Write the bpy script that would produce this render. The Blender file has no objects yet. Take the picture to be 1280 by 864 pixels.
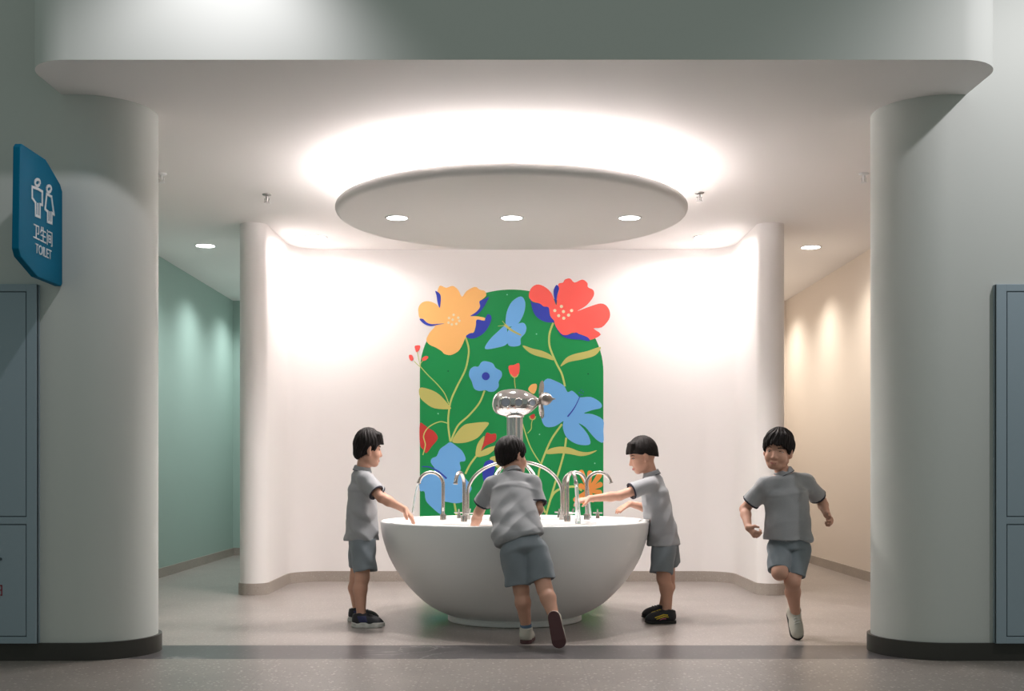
E_DISC, E_WALL, E_COR, E_HALL_L, E_HALL_R, E_WORLD, EXPO = 125, 58, 58, 34, 95, .225, 0.18
import bpy, bmesh, math
import numpy as np
from mathutils import Vector, Matrix
from mathutils.geometry import tessellate_polygon

C = bpy.context.scene.collection
PI = math.pi
F, HY = 1460.0, 587.0          # focal length in px, horizon row (1280 x 864 frame)
def P(px, py, d):              # a photo measurement at depth d -> place in the room
    return np.array([(px-640)*d/F, d, 1+(HY-py)*d/F])

# ------------------------------------------------------------------ materials
def lin(c):
    return tuple(((v/255)/12.92 if v/255 <= .04045 else (((v/255)+.055)/1.055)**2.4) for v in c)
MATS = {}
def mat(name, rgb, rough=.5, metal=0, noise=0, nscale=40, bump=0, bscale=200, spec=.5, emit=0, emit_rgb=None, coat=0, trans=0, alpha=1, sheen=0):
    if name in MATS: return MATS[name]
    m = bpy.data.materials.new(name); m.use_nodes = True
    nt = m.node_tree; b = nt.nodes['Principled BSDF']
    col = tuple(rgb)+(1,)
    b.inputs['Base Color'].default_value = col
    b.inputs['Roughness'].default_value = rough
    b.inputs['Metallic'].default_value = metal
    b.inputs['Specular IOR Level'].default_value = spec
    b.inputs['Coat Weight'].default_value = coat
    b.inputs['Transmission Weight'].default_value = trans
    b.inputs['Alpha'].default_value = alpha
    b.inputs['Sheen Weight'].default_value = sheen
    if emit:
        b.inputs['Emission Color'].default_value = tuple(emit_rgb or (1,1,1))+(1,)
        b.inputs['Emission Strength'].default_value = emit
    tc = nt.nodes.new('ShaderNodeTexCoord')
    if noise:
        n = nt.nodes.new('ShaderNodeTexNoise'); n.inputs['Scale'].default_value = nscale; n.inputs['Detail'].default_value = 3
        nt.links.new(tc.outputs['Object'], n.inputs['Vector'])
        mx = nt.nodes.new('ShaderNodeMix'); mx.data_type = 'RGBA'
        mx.inputs[6].default_value = tuple(min(1, v*(1-noise)) for v in rgb)+(1,)
        mx.inputs[7].default_value = tuple(min(1, v*(1+noise)) for v in rgb)+(1,)
        nt.links.new(n.outputs['Fac'], mx.inputs[0]); nt.links.new(mx.outputs[2], b.inputs['Base Color'])
    if bump:
        n2 = nt.nodes.new('ShaderNodeTexNoise'); n2.inputs['Scale'].default_value = bscale; n2.inputs['Detail'].default_value = 4
        nt.links.new(tc.outputs['Object'], n2.inputs['Vector'])
        bp = nt.nodes.new('ShaderNodeBump'); bp.inputs['Strength'].default_value = bump; bp.inputs['Distance'].default_value = .004
        nt.links.new(n2.outputs['Fac'], bp.inputs['Height']); nt.links.new(bp.outputs[0], b.inputs['Normal'])
    MATS[name] = m
    return m

def stone(name, base, chips, dark, scale, rough, tile=None, offs=(0,0), joint=.82, veins=0, RT=.6, sp=.5):
    m = bpy.data.materials.new(name); m.use_nodes = True
    nt = m.node_tree; b = nt.nodes['Principled BSDF']; L = nt.links.new; N = nt.nodes.new
    tc = N('ShaderNodeTexCoord')
    def mixc(f, a, bb):
        x = N('ShaderNodeMix'); x.data_type = 'RGBA'
        for s, v in ((6, a), (7, bb)):
            if isinstance(v, tuple): x.inputs[s].default_value = v+(1,)
            else: L(v, x.inputs[s])
        if isinstance(f, float): x.inputs[0].default_value = f
        else: L(f, x.inputs[0])
        return x.outputs[2]
    def ramp(o, p0, p1, inv=False):
        r = N('ShaderNodeMapRange'); r.inputs[1].default_value = p0; r.inputs[2].default_value = p1
        if inv: r.inputs[3].default_value = 1; r.inputs[4].default_value = 0
        L(o, r.inputs[0]); return r.outputs[0]
    n = N('ShaderNodeTexNoise'); n.inputs['Scale'].default_value = 2.2; n.inputs['Detail'].default_value = 5
    L(tc.outputs['Object'], n.inputs['Vector'])
    c = mixc(ramp(n.outputs['Fac'], .3, .7), tuple(v*.9 for v in base), tuple(v*1.08 for v in base))
    v1 = N('ShaderNodeTexVoronoi'); v1.inputs['Scale'].default_value = scale; L(tc.outputs['Object'], v1.inputs['Vector'])
    rnd = N('ShaderNodeSeparateColor'); L(v1.outputs['Color'], rnd.inputs[0])
    chip = N('ShaderNodeMath'); chip.operation = 'MULTIPLY'
    L(ramp(v1.outputs['Distance'], .28, .2), chip.inputs[0]); L(ramp(rnd.outputs[0], RT, RT+.04), chip.inputs[1])
    r0 = N('ShaderNodeMapRange')
    c = mixc(chip.outputs[0], c, chips)
    v2 = N('ShaderNodeTexVoronoi'); v2.inputs['Scale'].default_value = scale*1.9; L(tc.outputs['Object'], v2.inputs['Vector'])
    rn2 = N('ShaderNodeSeparateColor'); L(v2.outputs['Color'], rn2.inputs[0])
    ch2 = N('ShaderNodeMath'); ch2.operation = 'MULTIPLY'
    L(ramp(v2.outputs['Distance'], .3, .2), ch2.inputs[0]); L(ramp(rn2.outputs[1], RT, RT+.04), ch2.inputs[1])
    c = mixc(ch2.outputs[0], c, dark)
    if veins:
        w = N('ShaderNodeTexNoise'); w.inputs['Scale'].default_value = 1.6; w.inputs['Detail'].default_value = 8; w.inputs['Distortion'].default_value = 1.6
        L(tc.outputs['Object'], w.inputs['Vector'])
        a = N('ShaderNodeMath'); a.operation = 'SUBTRACT'; a.inputs[1].default_value = .5; L(w.outputs['Fac'], a.inputs[0])
        ab = N('ShaderNodeMath'); ab.operation = 'ABSOLUTE'; L(a.outputs[0], ab.inputs[0])
        g = N('ShaderNodeTexNoise'); g.inputs['Scale'].default_value = 1.1; L(tc.outputs['Object'], g.inputs['Vector'])
        k = N('ShaderNodeMath'); k.operation = 'MULTIPLY'
        L(ramp(ab.outputs[0], .012, .0), k.inputs[0]); L(ramp(g.outputs['Fac'], .52, .62), k.inputs[1])
        c = mixc(k.outputs[0], c, tuple(min(1, q*3.2) for q in base))
    if tile:
        s = N('ShaderNodeSeparateXYZ'); L(tc.outputs['Object'], s.inputs[0])
        outs = []
        for ax in (0, 1):
            if not tile[ax]: continue
            ad = N('ShaderNodeMath'); ad.operation = 'ADD'; ad.inputs[1].default_value = 50*tile[ax]+offs[ax]; L(s.outputs[ax], ad.inputs[0])
            md = N('ShaderNodeMath'); md.operation = 'MODULO'; md.inputs[1].default_value = tile[ax]; L(ad.outputs[0], md.inputs[0])
            outs.append(ramp(md.outputs[0], .003, .0045, True))
        o = outs[0]
        if len(outs) > 1:
            mx = N('ShaderNodeMath'); mx.operation = 'MAXIMUM'; L(outs[0], mx.inputs[0]); L(outs[1], mx.inputs[1]); o = mx.outputs[0]
        mul = N('ShaderNodeMath'); mul.operation = 'MULTIPLY'; mul.inputs[1].default_value = 1.0; L(o, mul.inputs[0])
        x = N('ShaderNodeMix'); x.data_type = 'RGBA'; x.blend_type = 'MULTIPLY'; L(mul.outputs[0], x.inputs[0]); L(c, x.inputs[6]); x.inputs[7].default_value = (joint, joint, joint, 1)
        c = x.outputs[2]
    L(c, b.inputs['Base Color'])
    b.inputs['Roughness'].default_value = rough; b.inputs['Specular IOR Level'].default_value = sp
    return m

# ------------------------------------------------------------------ objects
def link(name, me, mats, parent=None):
    for m in (mats if isinstance(mats, (list, tuple)) else [mats]): me.materials.append(m)
    o = bpy.data.objects.new(name, me); C.objects.link(o)
    if parent is not None: o.parent = parent
    return o
def mesh(name, V, Fc, mats, parent=None, smooth=False, fm=None, angle=None):
    V = np.asarray(V, float)
    if parent is not None: V = V-np.array(root_loc(parent))
    me = bpy.data.meshes.new(name)
    me.from_pydata(V.tolist(), [], [list(map(int, f)) for f in Fc])
    if fm is not None: me.polygons.foreach_set('material_index', np.asarray(fm, np.int32))
    bm = bmesh.new(); bm.from_mesh(me); bmesh.ops.recalc_face_normals(bm, faces=bm.faces); bm.to_mesh(me); bm.free()
    if smooth: me.polygons.foreach_set('use_smooth', [True]*len(me.polygons))
    if angle: me.set_sharp_from_angle(angle=math.radians(angle))
    return link(name, me, mats, parent)
def root_loc(o):
    l = np.array(o.location)
    while o.parent is not None:
        o = o.parent; l = l+np.array(o.location)
    return l
def tag(o, label=None, cat=None, group=None, kind=None):
    if label: o['label'] = label
    if cat: o['category'] = cat
    if group: o['group'] = group
    if kind: o['kind'] = kind
    return o
def thing(name, label, cat, loc, group=None):
    o = bpy.data.objects.new(name, None); C.objects.link(o); o.empty_display_size = .1
    o.location = [float(v) for v in loc]
    return tag(o, label, cat, group)
def struct(o, label=None, cat=None):
    o['kind'] = 'structure'
    return tag(o, label, cat)

def extrude(poly, z0, z1, caps=True, closed=True):       # plan outline -> solid
    n = len(poly)
    V = [(x, y, z0) for x, y in poly]+[(x, y, z1) for x, y in poly]
    Fc = [(i, (i+1) % n, n+(i+1) % n, n+i) for i in range(n if closed else n-1)]
    if caps and closed:
        for t in tessellate_polygon([[Vector((x, y, 0)) for x, y in poly]]):
            Fc.append(tuple(t)); Fc.append(tuple(n+i for i in reversed(t)))
    return V, Fc
def join(*parts):
    V, Fc, M = [], [], []
    for k, p in enumerate(parts):
        o = len(V); V += [tuple(v) for v in p[0]]; Fc += [tuple(i+o for i in f) for f in p[1]]
        M += [p[2] if len(p) > 2 else 0]*len(p[1])
    return V, Fc, M
def lathe(prof, c, n=64, axis='z'):                      # prof (r, h) list
    V, Fc = [], []
    for r, h in prof:
        for k in range(n):
            a = 2*PI*k/n; V.append((c[0]+r*math.cos(a), c[1]+r*math.sin(a), c[2]+h))
    for i in range(len(prof)-1):
        for k in range(n):
            a, b = i*n+k, i*n+(k+1) % n
            Fc.append((a, b, b+n, a+n))
    if prof[0][0] > 1e-6 and False: pass
    return V, Fc
def tube(pts, rad, n=12, caps=True):
    pts = [np.array(p, float) for p in pts]; R = rad if hasattr(rad, '__len__') else [rad]*len(pts)
    V, Fc = [], []; nrm = None
    for i, p in enumerate(pts):
        t = pts[min(i+1, len(pts)-1)]-pts[max(i-1, 0)]; t /= np.linalg.norm(t)
        if nrm is None:
            nrm = np.cross(t, [0, 0, 1]) if abs(t[2]) < .9 else np.cross(t, [1, 0, 0])
        nrm = nrm-t*np.dot(nrm, t); nrm /= np.linalg.norm(nrm); bn = np.cross(t, nrm)
        for k in range(n):
            a = 2*PI*k/n; V.append(tuple(p+R[i]*(math.cos(a)*nrm+math.sin(a)*bn)))
    for i in range(len(pts)-1):
        for k in range(n):
            a, b = i*n+k, i*n+(k+1) % n; Fc.append((a, b, b+n, a+n))
    if caps: Fc.append(tuple(range(n))); Fc.append(tuple((len(pts)-1)*n+k for k in range(n)))
    return V, Fc
def box(x0, x1, y0, y1, z0, z1, bev=0):
    bm = bmesh.new(); bmesh.ops.create_cube(bm, size=1)
    for v in bm.verts:
        v.co = Vector((x0+(v.co.x+.5)*(x1-x0), y0+(v.co.y+.5)*(y1-y0), z0+(v.co.z+.5)*(z1-z0)))
    if bev: bmesh.ops.bevel(bm, geom=list(bm.edges), offset=bev, segments=2, affect='EDGES', profile=.5)
    bm.verts.index_update()
    r = [tuple(v.co) for v in bm.verts], [tuple(v.index for v in f.verts) for f in bm.faces]
    bm.free(); return r
def arc(cx, cy, r, a0, a1, n=16):
    return [(cx+r*math.cos(math.radians(a0+(a1-a0)*i/n)), cy+r*math.sin(math.radians(a0+(a1-a0)*i/n))) for i in range(n+1)]
def catmull(pts, closed=True, n=6):
    pts = [np.array(p, float) for p in pts]; m = len(pts); out = []
    for i in range(m if closed else m-1):
        g = (lambda k: pts[k % m]) if closed else (lambda k: pts[min(max(k, 0), m-1)])
        p0, p1, p2, p3 = g(i-1), g(i), g(i+1), g(i+2)
        for j in range(n):
            t = j/n
            out.append(.5*((2*p1)+(-p0+p2)*t+(2*p0-5*p1+4*p2-p3)*t*t+(-p0+3*p1-3*p2+p3)*t**3))
    if not closed: out.append(pts[-1])
    return out

# ------------------------------------------------------------------ materials of the place
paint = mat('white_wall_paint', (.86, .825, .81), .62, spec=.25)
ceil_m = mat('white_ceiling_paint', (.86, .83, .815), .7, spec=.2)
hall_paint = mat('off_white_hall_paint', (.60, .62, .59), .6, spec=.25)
green_wall = mat('sage_green_paint', (.38, .50, .455), .6, spec=.25)
peach_wall = mat('warm_cream_paint', (.80, .72, .645), .6, spec=.25)
terrazzo = stone('pale_terrazzo', lin((156, 147, 142)), lin((186, 178, 173)), lin((126, 117, 112)), 40, .3, (.8, .8), (.13, .25), .8, RT=.33)
terrazzo2 = stone('hall_terrazzo', lin((134, 127, 121)), lin((180, 175, 169)), lin((104, 98, 93)), 36, .36, (.8, .8), (.44, .0), .8, RT=.36)
marble = stone('grey_marble_strip', lin((84, 81, 82)), lin((106, 103, 104)), lin((72, 69, 70)), 30, .3, (.9, 0), (.2, 0), .8, veins=1, sp=.3)
skirt_st = stone('skirting_stone', lin((164, 154, 145)), lin((184, 176, 168)), lin((134, 125, 117)), 60, .4)
skirt_dk = mat('dark_skirting', lin((56, 54, 50)), .45, noise=.1, nscale=30)

# ------------------------------------------------------------------ room shell
ZC = 2.965
V, Fc, M = join(box(-6, 6, 1.5, 6.16, -.1, 0)+(1,), box(-6, 6, 6.16, 6.64, -.1, 0)+(2,), box(-6, 6, 6.64, 14.2, -.1, 0)+(0,))
struct(mesh('floor', V, Fc, [terrazzo, terrazzo2, marble], fm=M), 'speckled pale terrazzo floor with a dark grey marble strip across the opening')

def pillar_wall(side, edge, ext):
    s = side; r = .31; cx, cy = edge, 6.43
    if s < 0:
        pl = [(-ext, 6.12)]+arc(cx, cy, r, -90, 90, 24)+[(-3.23, 6.74), (-3.23, 6.9), (-ext, 6.9)]
        bl = [(-ext, 6.10)]+arc(cx, cy, r+.02, -90, 90, 24)+[(-3.2, 6.76)]
    else:
        pl = [(ext, 6.12)]+arc(cx, cy, r, -90, -270, 24)+[(3.17, 6.74), (3.17, 6.9), (ext, 6.9)]
        bl = [(ext, 6.10)]+arc(cx, cy, r+.02, -90, -270, 24)+[(3.14, 6.76)]
    return pl, bl
def ribbon(path, z0, z1, th, side):          # skirting along a plan path
    pts = [np.array(p) for p in path]; off = []
    for i, p in enumerate(pts):
        t = pts[min(i+1, len(pts)-1)]-pts[max(i-1, 0)]; t /= np.linalg.norm(t)
        off.append(p+th*side*np.array([-t[1], t[0]]))
    return extrude([tuple(p) for p in pts]+[tuple(p) for p in reversed(off)], z0, z1)
for s, nm, e in ((-1, 'left', -2.27), (1, 'right', 2.297)):
    pl, bl = pillar_wall(s, e, 3.6)
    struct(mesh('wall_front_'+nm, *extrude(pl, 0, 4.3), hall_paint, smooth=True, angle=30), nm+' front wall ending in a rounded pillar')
    struct(mesh('baseboard_front_'+nm, *ribbon(bl, 0, .092, .018, 1 if s < 0 else -1), skirt_dk, smooth=True, angle=30), 'dark skirting round the foot of the '+nm+' pillar wall')
# soffit with rounded corners, its underside flush with the ceiling
sof = [(-2.36, 6.3), (-2.36, 6.0)]+arc(-2.36+.22, 5.6+.22, .22, 180, 270, 14)+arc(2.38-.22, 5.6+.22, .22, 270, 360, 14)+[(2.38, 6.0), (2.38, 6.3)]
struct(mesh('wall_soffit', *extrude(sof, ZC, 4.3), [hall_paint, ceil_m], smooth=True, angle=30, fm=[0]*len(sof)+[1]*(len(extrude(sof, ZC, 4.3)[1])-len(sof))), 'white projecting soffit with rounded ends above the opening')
struct(mesh('ceiling', *box(-3.4, 3.4, 6.3, 14.0, ZC, ZC+.12), ceil_m), 'flat white ceiling of the washing bay')
# S-curved back wall with rounded ends
def inner(s):
    X = lambda x: s*x
    return [(X(2.185), 13.7), (X(2.185), 9.39)]+[(X(2.0725+.1125*math.cos(a)), 9.39-.1125*math.sin(a)) for a in np.linspace(0, PI, 17)] + \
           [(X(1.96), 9.6), (X(1.957), 9.9)]+[(X(1.66+.297*math.cos(a)), 10.13+.30*math.sin(a)) for a in np.linspace(0, PI/2, 13)]
pth = inner(-1)+inner(1)[::-1]
back = pth+[(2.0, 13.7), (2.0, 10.62), (-2.0, 10.62), (-2.0, 13.7)]
struct(mesh('wall_back', *extrude(back, 0, ZC), paint, smooth=True, angle=30), 'white back wall curving forward into two rounded fins')
struct(mesh('baseboard_back', *ribbon(pth, 0, .093, .012, -1), skirt_st, smooth=True, angle=30), 'speckled stone skirting along the curved back wall')
struct(mesh('wall_left', *box(-3.4, -3.25, 6.9, 13.75, 0, ZC), green_wall), 'sage green side wall of the left corridor')
struct(mesh('wall_corridor_left', *box(-3.25, -2.185, 13.6, 13.75, 0, ZC), green_wall), 'green end wall of the left corridor')
struct(mesh('wall_right', *box(3.19, 3.4, 6.9, 13.75, 0, ZC), peach_wall), 'warm cream side wall of the right corridor')
struct(mesh('wall_corridor_right', *box(2.185, 3.19, 13.6, 13.75, 0, ZC), peach_wall), 'cream end wall of the right corridor')
struct(mesh('baseboard_left', *ribbon([(-3.25, 6.9), (-3.25, 13.6), (-2.2, 13.6)], 0, .088, .012, -1), skirt_st), 'stone skirting of the green corridor')
struct(mesh('baseboard_right', *ribbon([(3.19, 6.9), (3.19, 13.6), (2.2, 13.6)], 0, .088, .012, 1), skirt_st), 'stone skirting of the cream corridor')

# ------------------------------------------------------------------ camera
cam = bpy.data.cameras.new('camera'); co = bpy.data.objects.new('camera', cam); C.objects.link(co)
co.location = (0, 0, 1); co.rotation_euler = (PI/2, 0, 0)
cam.sensor_width = 36; cam.lens = F/1280*36; cam.shift_y = (HY-432)/1280; cam.clip_start = .05
bpy.context.scene.camera = co

# ------------------------------------------------------------------ suspended disc, lamps
DC = np.array([-.003, 7.8]); DZ = 2.68
glow = mat('lamp_diffuser', (1, 1, 1), .5, emit=14, emit_rgb=(1, .97, .94))
cove_m = mat('cove_strip', (1, 1, 1), .5, emit=33, emit_rgb=(1, .93, .915))
lamp_ring = mat('lamp_trim_white', (.8, .8, .8), .4)
disc_m = mat('disc_white_paint', (.82, .79, .77), .65, spec=.2)
t = thing('ceiling_disc', 'large round suspended ceiling disc hung above the wash basin', 'ceiling disc', (DC[0], DC[1], DZ))
prof = [(0, 0), (1.11, 0)]+[(1.13+.036*math.cos(a), .036+.036*math.sin(a)) for a in np.linspace(-PI/2, PI/2, 10)]+[(1.10, .075), (0, .075)]
mesh('disc_body', *lathe(prof, (DC[0], DC[1], DZ), 128), disc_m, t, True, angle=40)
mesh('cove_light_strip', *lathe([(.93, .076), (.93, .094), (1.0, .094), (1.0, .076)], (DC[0], DC[1], DZ), 96), cove_m, t)
for k in range(4):
    a = PI/4+k*PI/2; x, y = DC+.18*np.array([math.cos(a), math.sin(a)])
    mesh('hanger_rod', *tube([(x, y, DZ+.07), (x, y, ZC)], .012), lamp_ring, t, True)
def downlight(x, y, z, r, label, group, spot, ang=150, blend=.8, em=glow, warm=(1, .94, .91)):
    t = thing('recessed_downlight', label, 'ceiling light', (x, y, z), group)
    mesh('trim_ring', *lathe([(r*1.0, 0), (r*1.0, -.004), (r*1.14, -.006), (r*1.2, -.002), (r*1.2, 0)], (x, y, z), 40), lamp_ring, t, True)
    mesh('diffuser', *lathe([(0, -.003), (r, -.003)], (x, y, z), 40), em, t)
    if spot:
        l = bpy.data.lights.new('downlight_lamp', 'SPOT'); l.energy = spot; l.spot_size = math.radians(ang); l.spot_blend = blend
        l.shadow_soft_size = r*.8; l.color = warm
        lo = bpy.data.objects.new('downlight_lamp', l); C.objects.link(lo); lo.location = (0, 0, -.02); lo.parent = t
G = 'downlights set in the round disc'
downlight(-.763+DC[0], 7.79, DZ, .068, 'left one of three round downlights in the hanging disc', G, E_DISC)
downlight(.002+DC[0], 7.79, DZ, .068, 'middle one of three round downlights in the hanging disc', G, E_DISC)
downlight(.787+DC[0], 7.79, DZ, .068, 'right one of three round downlights in the hanging disc', G, E_DISC)
G = 'downlights washing the back wall'
downlight(-1.66, 9.87, ZC, .085, 'bright ceiling downlight against the back wall left of the disc', G, E_WALL, 176, .35, warm=(1, .94, .92))
downlight(1.63, 9.87, ZC, .085, 'bright ceiling downlight against the back wall right of the disc', G, E_WALL, 176, .35, warm=(1, .94, .92))
G = 'downlights in the corridors'
downlight(-2.69, 10.25, ZC, .08, 'round ceiling downlight above the green left corridor', G, E_COR, 140, .9, warm=(.93, 1, .99))
downlight(2.64, 10.32, ZC, .08, 'round ceiling downlight above the cream right corridor', G, E_COR, 140, .9, warm=(1, .93, .82))
for yy in (11.75, 13.1):
    for xx, cc in ((-2.72, (.93, 1, .99)), (2.68, (1, .93, .82))):
        l = bpy.data.lights.new('corridor_lamp', 'SPOT'); l.energy = E_COR; l.spot_size = math.radians(140); l.spot_blend = .9; l.shadow_soft_size = .06; l.color = cc
        o = bpy.data.objects.new('corridor_lamp', l); C.objects.link(o); o.location = (xx, yy, ZC-.02)
chrome_d = mat('sprinkler_metal', (.42, .41, .40), .35, 1)
def sprinkler(x, y, label, chrome_d=chrome_d):
    t = thing('ceiling_sprinkler', label, 'sprinkler', (x, y, ZC), 'fire sprinklers under the ceiling')
    mesh('escutcheon', *lathe([(0, 0), (.034, 0), (.03, -.008), (.012, -.014), (0, -.014)], (x, y, ZC), 24), chrome_d, t, True)
    mesh('nozzle', *join(lathe([(.009, -.012), (.009, -.03), (.004, -.05), (.004, -.058), (0, -.058)], (x, y, ZC), 16), tube([(x-.016, y, ZC-.03), (x-.012, y, ZC-.055)], .003, 6), tube([(x+.016, y, ZC-.03), (x+.012, y, ZC-.055)], .003, 6))[:2], chrome_d, t, True)
    mesh('deflector', *lathe([(0, -.058), (.02, -.058), (.02, -.062), (0, -.062)], (x, y, ZC), 20), chrome_d, t)
sprinkler(-1.75, 8.34, 'small sprinkler head under the ceiling left of the hanging disc')
sprinkler(1.33, 8.29, 'small sprinkler head at the right rim of the hanging disc')
sprinkler(-2.325, 7.75, 'pale sprinkler head half hidden behind the left pillar', lamp_ring)
sprinkler(2.335, 7.75, 'pale sprinkler head half hidden behind the right pillar', lamp_ring)

def lamp(kind, loc, energy, color=(1, 1, 1), size=.1, aim=None, ang=100, blend=.5):
    l = bpy.data.lights.new('hall_lamp', kind); l.energy = energy; l.color = color
    l.shadow_soft_size = size
    if kind == 'SPOT': l.spot_size = math.radians(ang); l.spot_blend = blend
    o = bpy.data.objects.new('hall_lamp', l); C.objects.link(o); o.location = loc
    if aim is not None: o.rotation_euler = (Vector(aim)-Vector(loc)).to_track_quat('-Z', 'Y').to_euler()
    return o
lamp('SPOT', (-1.35, 4.88, 3.55), E_HALL_L, (1, .95, .99), .04, (-1.45, 5.8, 2.6), 110, .8)
lamp('SPOT', (3.15, 4.6, 3.75), E_HALL_R, (1, .955, .985), .04, (3.0, 6.1, 2.2), 120, .8)
w = bpy.data.worlds.new('hall_ambience'); bpy.context.scene.world = w; w.use_nodes = True
w.node_tree.nodes['Background'].inputs[0].default_value = (.86, 1.0, .93, 1)
w.node_tree.nodes['Background'].inputs[1].default_value = E_WORLD
vs = bpy.context.scene.view_settings
vs.view_transform = 'Standard'; vs.look = 'None'; vs.gamma = 1; vs.exposure = EXPO; vs.use_curve_mapping = False
# ------------------------------------------------------------------ wash basin
solid_white = mat('white_solid_surface', (.85, .85, .84), .3, spec=.45)
steel = mat('brushed_steel', (.56, .53, .50), .22, 1)
polish = mat('polished_steel', (.66, .64, .63), .09, 1)
steel_dk = mat('darker_steel', (.30, .27, .25), .3, 1)
BC = (.0187, 7.80)
t = thing('wash_basin', 'huge round white bowl-shaped wash basin on a low foot in the middle of the bay', 'wash basin', (BC[0], BC[1], 0))
outer = [(.44, .04), (.487, .058), (.54, .085), (.60, .125), (.67, .19), (.735, .262), (.79, .34), (.835, .425), (.866, .51), (.883, .575), (.891, .63)]
op = [tuple(p) for p in catmull(outer, False, 5)]
prof = [(0, .04)]+op+[(.892, .648)]+[(.8825+.0095*math.cos(a), .6535+.0095*math.sin(a)) for a in np.linspace(0, PI*.8, 8)] + \
       [tuple(p) for p in catmull([(.868, .655), (.85, .63), (.82, .56), (.76, .45), (.68, .40), (.6, .385), (.55, .385)], False, 5)]+[(0, .385)]
mesh('bowl', *lathe(prof, (BC[0], BC[1], 0), 160), solid_white, t, True, angle=50)
mesh('foot', *lathe([(0, 0), (.440, 0), (.446, .004), (.446, .03), (.441, .036), (.441, .045), (0, .045)], (BC[0], BC[1], 0), 128), solid_white, t, True, angle=35)
mesh('tap_deck', *lathe([(0, .38), (.54, .38), (.548, .655), (.54, .666), (0, .666)], (BC[0], BC[1], 0), 128), solid_white, t, True, angle=35)
ZD = .666
def faucet(x, y, ang, label):
    d = np.array([math.cos(math.radians(ang)), math.sin(math.radians(ang)), 0]); b = np.array([x, y, ZD])
    t = thing('curved_tap', label, 'tap', b, 'swan neck taps round the basin deck')
    mesh('base_collar', *lathe([(0, 0), (.021, 0), (.021, .034), (.018, .04), (0, .04)], b, 24), steel, t, True, angle=35)
    h, r = .235, .08
    pts = [b+[0, 0, .03], b+[0, 0, .12], b+[0, 0, h-.03]]+[b+[0, 0, h]+d*(r-r*math.cos(a))+np.array([0, 0, r*math.sin(a)]) for a in np.linspace(0, PI*.93, 20)]
    pts.append(pts[-1]+(pts[-1]-pts[-2])*.8)
    mesh('swan_neck_spout', *tube(pts, .0115, 14), steel, t, True, angle=40)
    mesh('aerator_tip', *tube([pts[-1]-(pts[-1]-pts[-2])*.6, pts[-1]+(pts[-1]-pts[-2])*.05], .0145, 14), steel_dk, t, True, angle=40)
    s = np.array([-d[1], d[0], 0]); q = b+[0, 0, .055]
    mesh('lever_handle', *join(tube([q, q+s*.036], .009, 10), tube([q+s*.034, q+s*.04+[0, 0, .03]], .006, 8), tube([q+s*.02, q+s*.062], .0045, 8))[:2], steel, t, True, angle=40)
    return pts[-1]
tipL = faucet(BC[0]-.474, 7.72, 182, 'swan neck tap at the left end of the basin, running over the left boy\'s hand')
faucet(BC[0]-.325, 7.46, 253, 'swan neck tap second from the left, turned towards the front')
tipB = faucet(BC[0]+.335, 7.46, 287, 'swan neck tap in front of another one, running onto the right boy\'s hand')
tipA = faucet(BC[0]+.335, 8.02, 10, 'swan neck tap behind the front right one, bent over to the right')
faucet(BC[0]+.478, 7.76, 358, 'swan neck tap at the right end of the basin, spout over the white wall')
def cross_valve(x, y, label):
    b = np.array([x, y, ZD]); t = thing('cross_valve', label, 'valve', b, 'small cross handled valves on the basin deck')
    mesh('valve_body', *lathe([(0, 0), (.016, 0), (.013, .02), (.010, .035), (0, .035)], b, 20), steel, t, True, angle=40)
    mesh('cross_handle', *join(tube([b+[-.032, 0, .038], b+[.032, 0, .038]], .005, 8), tube([b+[0, -.032, .038], b+[0, .032, .038]], .005, 8), tube([b+[0, 0, .03], b+[0, 0, .062]], .005, 8))[:2], steel, t, True, angle=40)
cross_valve(.328, 8.12, 'small cross handled valve on the deck left of the front right tap')
cross_valve(.585, 7.98, 'small cross handled valve on the deck behind the right end tap')
cross_valve(-.365, 8.02, 'small cross handled valve on the deck behind the second tap from the left')
# ------------------------------------------------------------------ airplane sculpture on a steel column
SC = np.array([BC[0], 7.80]); t = thing('airplane_fountain', 'polished steel toy airplane on a steel column with curved pipes rising from the basin deck', 'sculpture', (SC[0], SC[1], ZD))
fl = []
for k in range(96):                      # fluted column
    a = 2*PI*k/96; fl.append((SC[0]+(.049+.0045*math.cos(8*a))*math.cos(a), SC[1]+(.049+.0045*math.cos(8*a))*math.sin(a)))
mesh('column', *extrude(fl, ZD, 1.36), polish, t, True, angle=30)
mesh('column_collar', *lathe([(.05, 1.345), (.062, 1.35), (.066, 1.375), (.06, 1.40), (.03, 1.405)], (SC[0], SC[1], 0), 40), polish, t, True)
def P8(x, y): return P(x, y, 7.8)
V, Fc = [], []                           # fuselage: blunt left nose of the hull, tapering to the propeller
st = [(615.2, 505.5, .3, .3), (615.8, 505.5, 4, 4), (617, 505, 8, 8), (620, 504.6, 12, 12), (625, 504.2, 15.4, 15.2), (632, 504, 17.4, 17), (640, 504, 18.2, 17.8), (648, 504, 17.8, 17.4), (656, 504, 15.6, 15.6), (663, 503.8, 12, 12.2), (668, 503.2, 8.2, 8.4), (672, 502.6, 5, 5), (674, 502.2, 3, 3)]
ns = 40
for x, y, ru, rv in [tuple(q) for q in catmull(st, False, 4)]:
    c = P8(x, y)
    for k in range(ns):
        a = 2*PI*k/ns; V.append(tuple(c+np.array([0, math.cos(a)*ru*.95*7.8/F, math.sin(a)*rv*7.8/F])))
m_ = len(V)//ns
for i in range(m_-1):
    for k in range(ns):
        a, b = i*ns+k, i*ns+(k+1) % ns; Fc.append((a, b, b+ns, a+ns))
Fc += [tuple(range(ns)), tuple((m_-1)*ns+k for k in range(ns))]
mesh('fuselage', V, Fc, polish, t, True, angle=60)
port = mat('porthole_pane', lin((150, 158, 170)), .25); rimm = steel
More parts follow.
